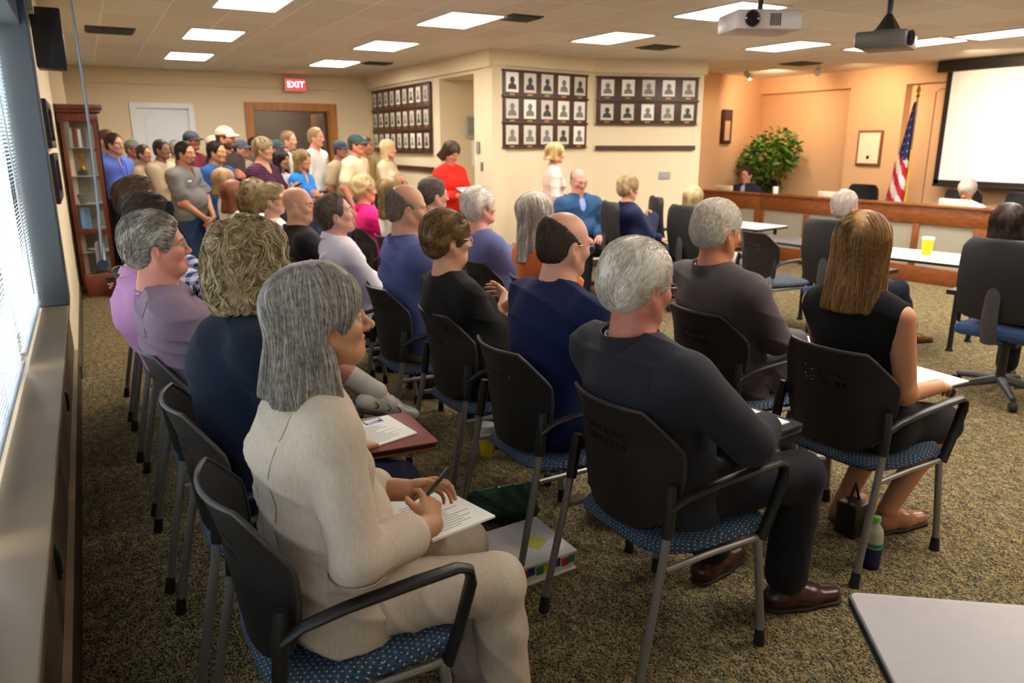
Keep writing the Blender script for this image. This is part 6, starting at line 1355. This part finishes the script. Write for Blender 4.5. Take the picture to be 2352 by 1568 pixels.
# seams, strap, badges
seam(p1, [(.075, 0, 1.13), (.10, 0, 1.02), (.085, 0, .9), (.09, 0, .78), (.1, 0, .66)], col='8E7E66'); seam(p1, [(-.075, 0, 1.13), (-.10, 0, 1.02), (-.085, 0, .9), (-.09, 0, .78), (-.1, 0, .66)], col='8E7E66')
seam(p1, [(0, 0, 1.1), (0, 0, .62)], col='A89A84', r=.0009)
seam(p1, [(0, .06, .72), (0, .0, .72), (0, -.12, .72)], d=(-1, 0, 0), col='9E8E76')
c = caster(p1['gm']); P_ = []
for z in np.linspace(.0, -.06, 5):
    row = []
    for y in np.linspace(-.07, .03, 8):
        h = c((.6, y, .71+z-.012*math.sin((y+.07)/.10*math.pi)*(z < -.05)), (-1, 0, 0), .006); row.append(tuple(h) if h else (.2, y, .71+z))
    P_.append(row)
MB().grid(np.array(P_), thick=(.003, 0, 0)).build('pocket_flap', clothmat('CABAA6', 'linen'), p1['body'], bevel=0)
for s_ in (1, -1): seam(s1, [(s_*.19, 0, 1.10), (s_*.165, 0, 1.02), (s_*.165, 0, .92)], col='121216'); seam(s2, [(s_*.18, 0, 1.10), (s_*.155, 0, 1.02), (s_*.155, 0, .92)], col='10173A', r=.001); seam(p3, [(s_*.18, 0, 1.10), (s_*.155, 0, 1.02), (s_*.15, 0, .92)], col='55465E', r=.0011); seam(s3, [(s_*.175, 0, 1.06), (s_*.155, 0, 1.0), (s_*.155, 0, .9)], col='0C0B0A', r=.001)
seam(s1, [(0, 0, 1.12), (0, 0, .6)], col='15151A', r=.001)
seam(s4, [(-.18, 0, 1.1), (0, 0, 1.09), (.18, 0, 1.1)], col='343C74', r=.0012); seam(s5, [(-.18, 0, 1.02), (0, 0, 1.0), (.18, 0, 1.02)], col='A8A0B0', r=.0012)
M_strap = mat('tan_leather_strap', '8A4A2A', .5, bump=.1)
seam(s3, [(-.21, -.05, .86), (-.19, -.05, .98), (-.13, -.02, 1.08), (-.07, 0, 1.12)], d=(.25, 1, -.35), name='bag_strap', r=.013, flat=(1, .18), m_=M_strap, off=.004)
# patch on the back of the lavender shirt
c = caster(p3['gm']); P_ = []
for z in np.linspace(.60, .80, 9):
    row = []
    for x in np.linspace(-.15, -.02, 9):
        h = c((x, -.7, z), (0, 1, 0), .002); row.append(tuple(h) if h else (x, -.2, z))
    P_.append(row)
MB().grid(np.array(P_)).build('back_print', mat('teal_print', '5AA0B0', .85, vary=.9, vscale=22, color2='C8E0E0'), p3['body'])
sg = thing('sunglasses', 'dark sunglasses hooked on the collar of the lavender t-shirt', 'sunglasses', L2W(p3, tuple(p3['Nb']+p3['fwd']*.13+np.array([.02, 0, -.035]))), F_)
m = MB()
for q in (-1, 1): m.sph((q*.032, 0, 0), .026, 12, sc=(1, .25, .75))
m.tube([(-.01, 0, .004), (0, .004, .008), (.01, 0, .004)], .002, 6).tube([(.058, 0, .005), (.06, -.04, -.02), (.05, -.05, -.06)], .0025, 6)
m.build('frame', mat('sunglass_black', '0C0A0C', .08), sg)
def patch(sp, x, z, w_, h_, col, name):
    c = caster(sp['gm']); P_ = [];
    for zz in (z-h_/2, z, z+h_/2): P_.append([tuple(c((xx, .7, zz), (0, -1, 0), .003) or (xx, .2, zz)) for xx in np.linspace(x-w_/2, x+w_/2, 4)])
    MB().grid(np.array(P_)).build(name, mat('patch_'+col, col, .8), sp['body'])
def find(t): return [v for v in PEOPLE if t in v['label']][0]
gm, bm2, lm, pw, bw = find('grey work shirt'), find('dark blue work shirt'), find('blue lanyard'), find('black and plum'), find('bright blue top')
patch(gm, .08, 1.26, .05, .018, 'D8D4CC', 'name_patch'); patch(gm, -.09, 1.27, .045, .03, '2A6AA0', 'logo_patch'); patch(bm2, .09, 1.27, .05, .018, 'D8D4CC', 'name_patch'); patch(bm2, -.1, 1.27, .045, .03, '3A90A0', 'logo_patch')
for sp_p in (gm, bm2):
    for x in (.09, -.09): patch(sp_p, x, 1.2, .11, .012, '4A4844' if sp_p is gm else '16325E', 'pocket_flap')
pts = [(.05, .06, 1.47), (.06, .14, 1.38), (.03, .17, 1.22), (0, .18, 1.14), (-.03, .17, 1.22), (-.06, .14, 1.38), (-.05, .06, 1.47)]
seam(lm, [(.05, 0, 1.46), (.04, 0, 1.3), (.0, 0, 1.16), (-.04, 0, 1.3), (-.05, 0, 1.46)], d=(0, -1, 0), name='lanyard', r=.007, flat=(1, .3), m_=mat('lanyard_blue', '1A3AA8', .6), off=.004)
patch(lm, 0, 1.12, .06, .08, 'E8E4E4', 'badge')
h = pw['W'][0]; o = MB().box(-.035, -.07, -.004, .035, .07, .004).build('mobile_phone', M_black, bevel=.004); o.location = L2W(pw, (h[0]*.25+pw['W'][1][0]*.1, h[1]+.09, h[2]+.06)); o.rotation_euler = (.5, 0, FS); tag(o, 'dark phone in the hands of the woman in the black and plum top', 'phone')
cb = thing('clipboard', 'clipboard with papers held by the woman in the red top', 'clipboard', L2W(rw, (.0, .34, 1.12)), math.pi*1.08); M4 = Matrix.Rotation(-.35, 4, 'X')
MB().box(-.15, -.11, -.003, .15, .11, .0, M=M4).build('board', mat('clipboard_brown', '5A4430', .6), cb); MB().box(-.14, -.1, .0, .14, .1, .004, M=M4).build('sheets', M_paper, cb, smooth=False)
a = bw['arms_'][0]; e, w_ = np.array(a[1]), np.array(a[2]); q = e+(w_-e)*.9; dv = unit(w_-e)
MB().tube([q-dv*.012, q+dv*.012], .036, 14).build('wrist_watch', mat('watch_white', 'E8E6E4', .3), bw['body'])
H_ = s7['H']; MB().tube([H_.p((.079, -.01, -.045)), H_.p((.08, -.01, -.075))], .003, 6).build('earring', mat('earring_metal', '5A6A6A', .3, metal=.8), s7['body'])
# sneaker details on the crossed foot

hb = thing('green_handbag', 'dark green leather handbag on the carpet between the chairs', 'handbag', (1.43, 2.72, 0), R(-22))
pr = [cone((-.1, 0, .055), (.11, 0, .06), .055, .06, .03, n=(0, 1, 0), fl=.9), cone((-.12, 0, .13), (.13, .0, .165), .022, .022, .06, n=(0, 1, 0), fl=.55), cone((-.1, 0, .1), (.12, 0, .12), .045, .045, .04, n=(0, 1, 0), fl=.65), cone((.12, -.02, .03), (.17, -.03, .06), .02, .01, .03), plane((0, 0, .003), (0, 0, -1), .01)]
V, Q = iso(pr, .005); N_ = vnormals(V, Q); V = V+N_*(folds(V, (1, 0, .6), 46, 7, .014)+folds(V, (.4, 0, 1), 60, 9, .006))[:, None]; V[:, 2] = np.maximum(V[:, 2], 0)
mesh_obj('bag_body', [(V, Q)], mat('green_leather', '12402E', .35, bump=.25, bscale=60), hb)
MB().tube([(-.135, -.012, .14), (-.06, -.05, .125), (.03, -.062, .085), (.1, -.064, .03)], .0035, 8).build('strap', mat('dark_strap', '1A1A16', .5), hb)
MB().tube([(-.14, 0, .15), (0, 0, .168), (.145, 0, .187)], .005, 8).build('zip', mat('zip_brass', '8A8470', .3, metal=.7), hb)
MB().tube([(-.142, -.006+.012*math.cos(t), .142+.012*math.sin(t)) for t in np.linspace(0, 6.28, 13)], .0025, 6).build('ring', mat('zip_brass', '8A8470', .3, metal=.7), hb)
# sneaker markings
for sh_ in [o for o in bpy.data.objects if o.name.startswith('shoe') and o.parent == p3['body']]:
    t = BVHTree.FromPolygons([v.co[:] for v in sh_.data.vertices], [p.vertices[:] for p in sh_.data.polygons])
    cs = np.array([v.co[:] for v in sh_.data.vertices]); c0 = cs.mean(0); lg = p3['legs'][0] if abs(c0[2]) > .3 else p3['legs'][1]; fd = lg[3]; sd = unit(np.cross(fd, (0, 0, 1)))
    for k, (u, h_) in enumerate([(-.07, .0), (-.015, .0), (.03, -.004)]):
        pts = []
        for a in np.linspace(-1, 1, 7):
            org = c0+fd*(u+.018*math.cos(a*1.5))+sd*.3+np.array([0, 0, h_+.016*a]); h, n, i_, _ = t.ray_cast(Vector(org), Vector(-sd))
            if h is not None: pts.append(h+n*.001)
        if len(pts) > 2: MB().tube(pts, [.002]+[.006]*(len(pts)-2)+[.002], 6, flat=(1, .35)).build('side_marking', M_black, sh_)
    pts = [];
    for k in range(4):
        for q in (-1, 1):
            org = c0+fd*(-.03+k*.022)+sd*q*.012+np.array([0, 0, .3]); h, n, i_, _ = t.ray_cast(Vector(org), Vector((0, 0, -1)))
            if h is not None: pts.append(h+n*.002)
    if len(pts) > 3: MB().tube(pts, .0028, 6).build('laces', M_paper, sh_)
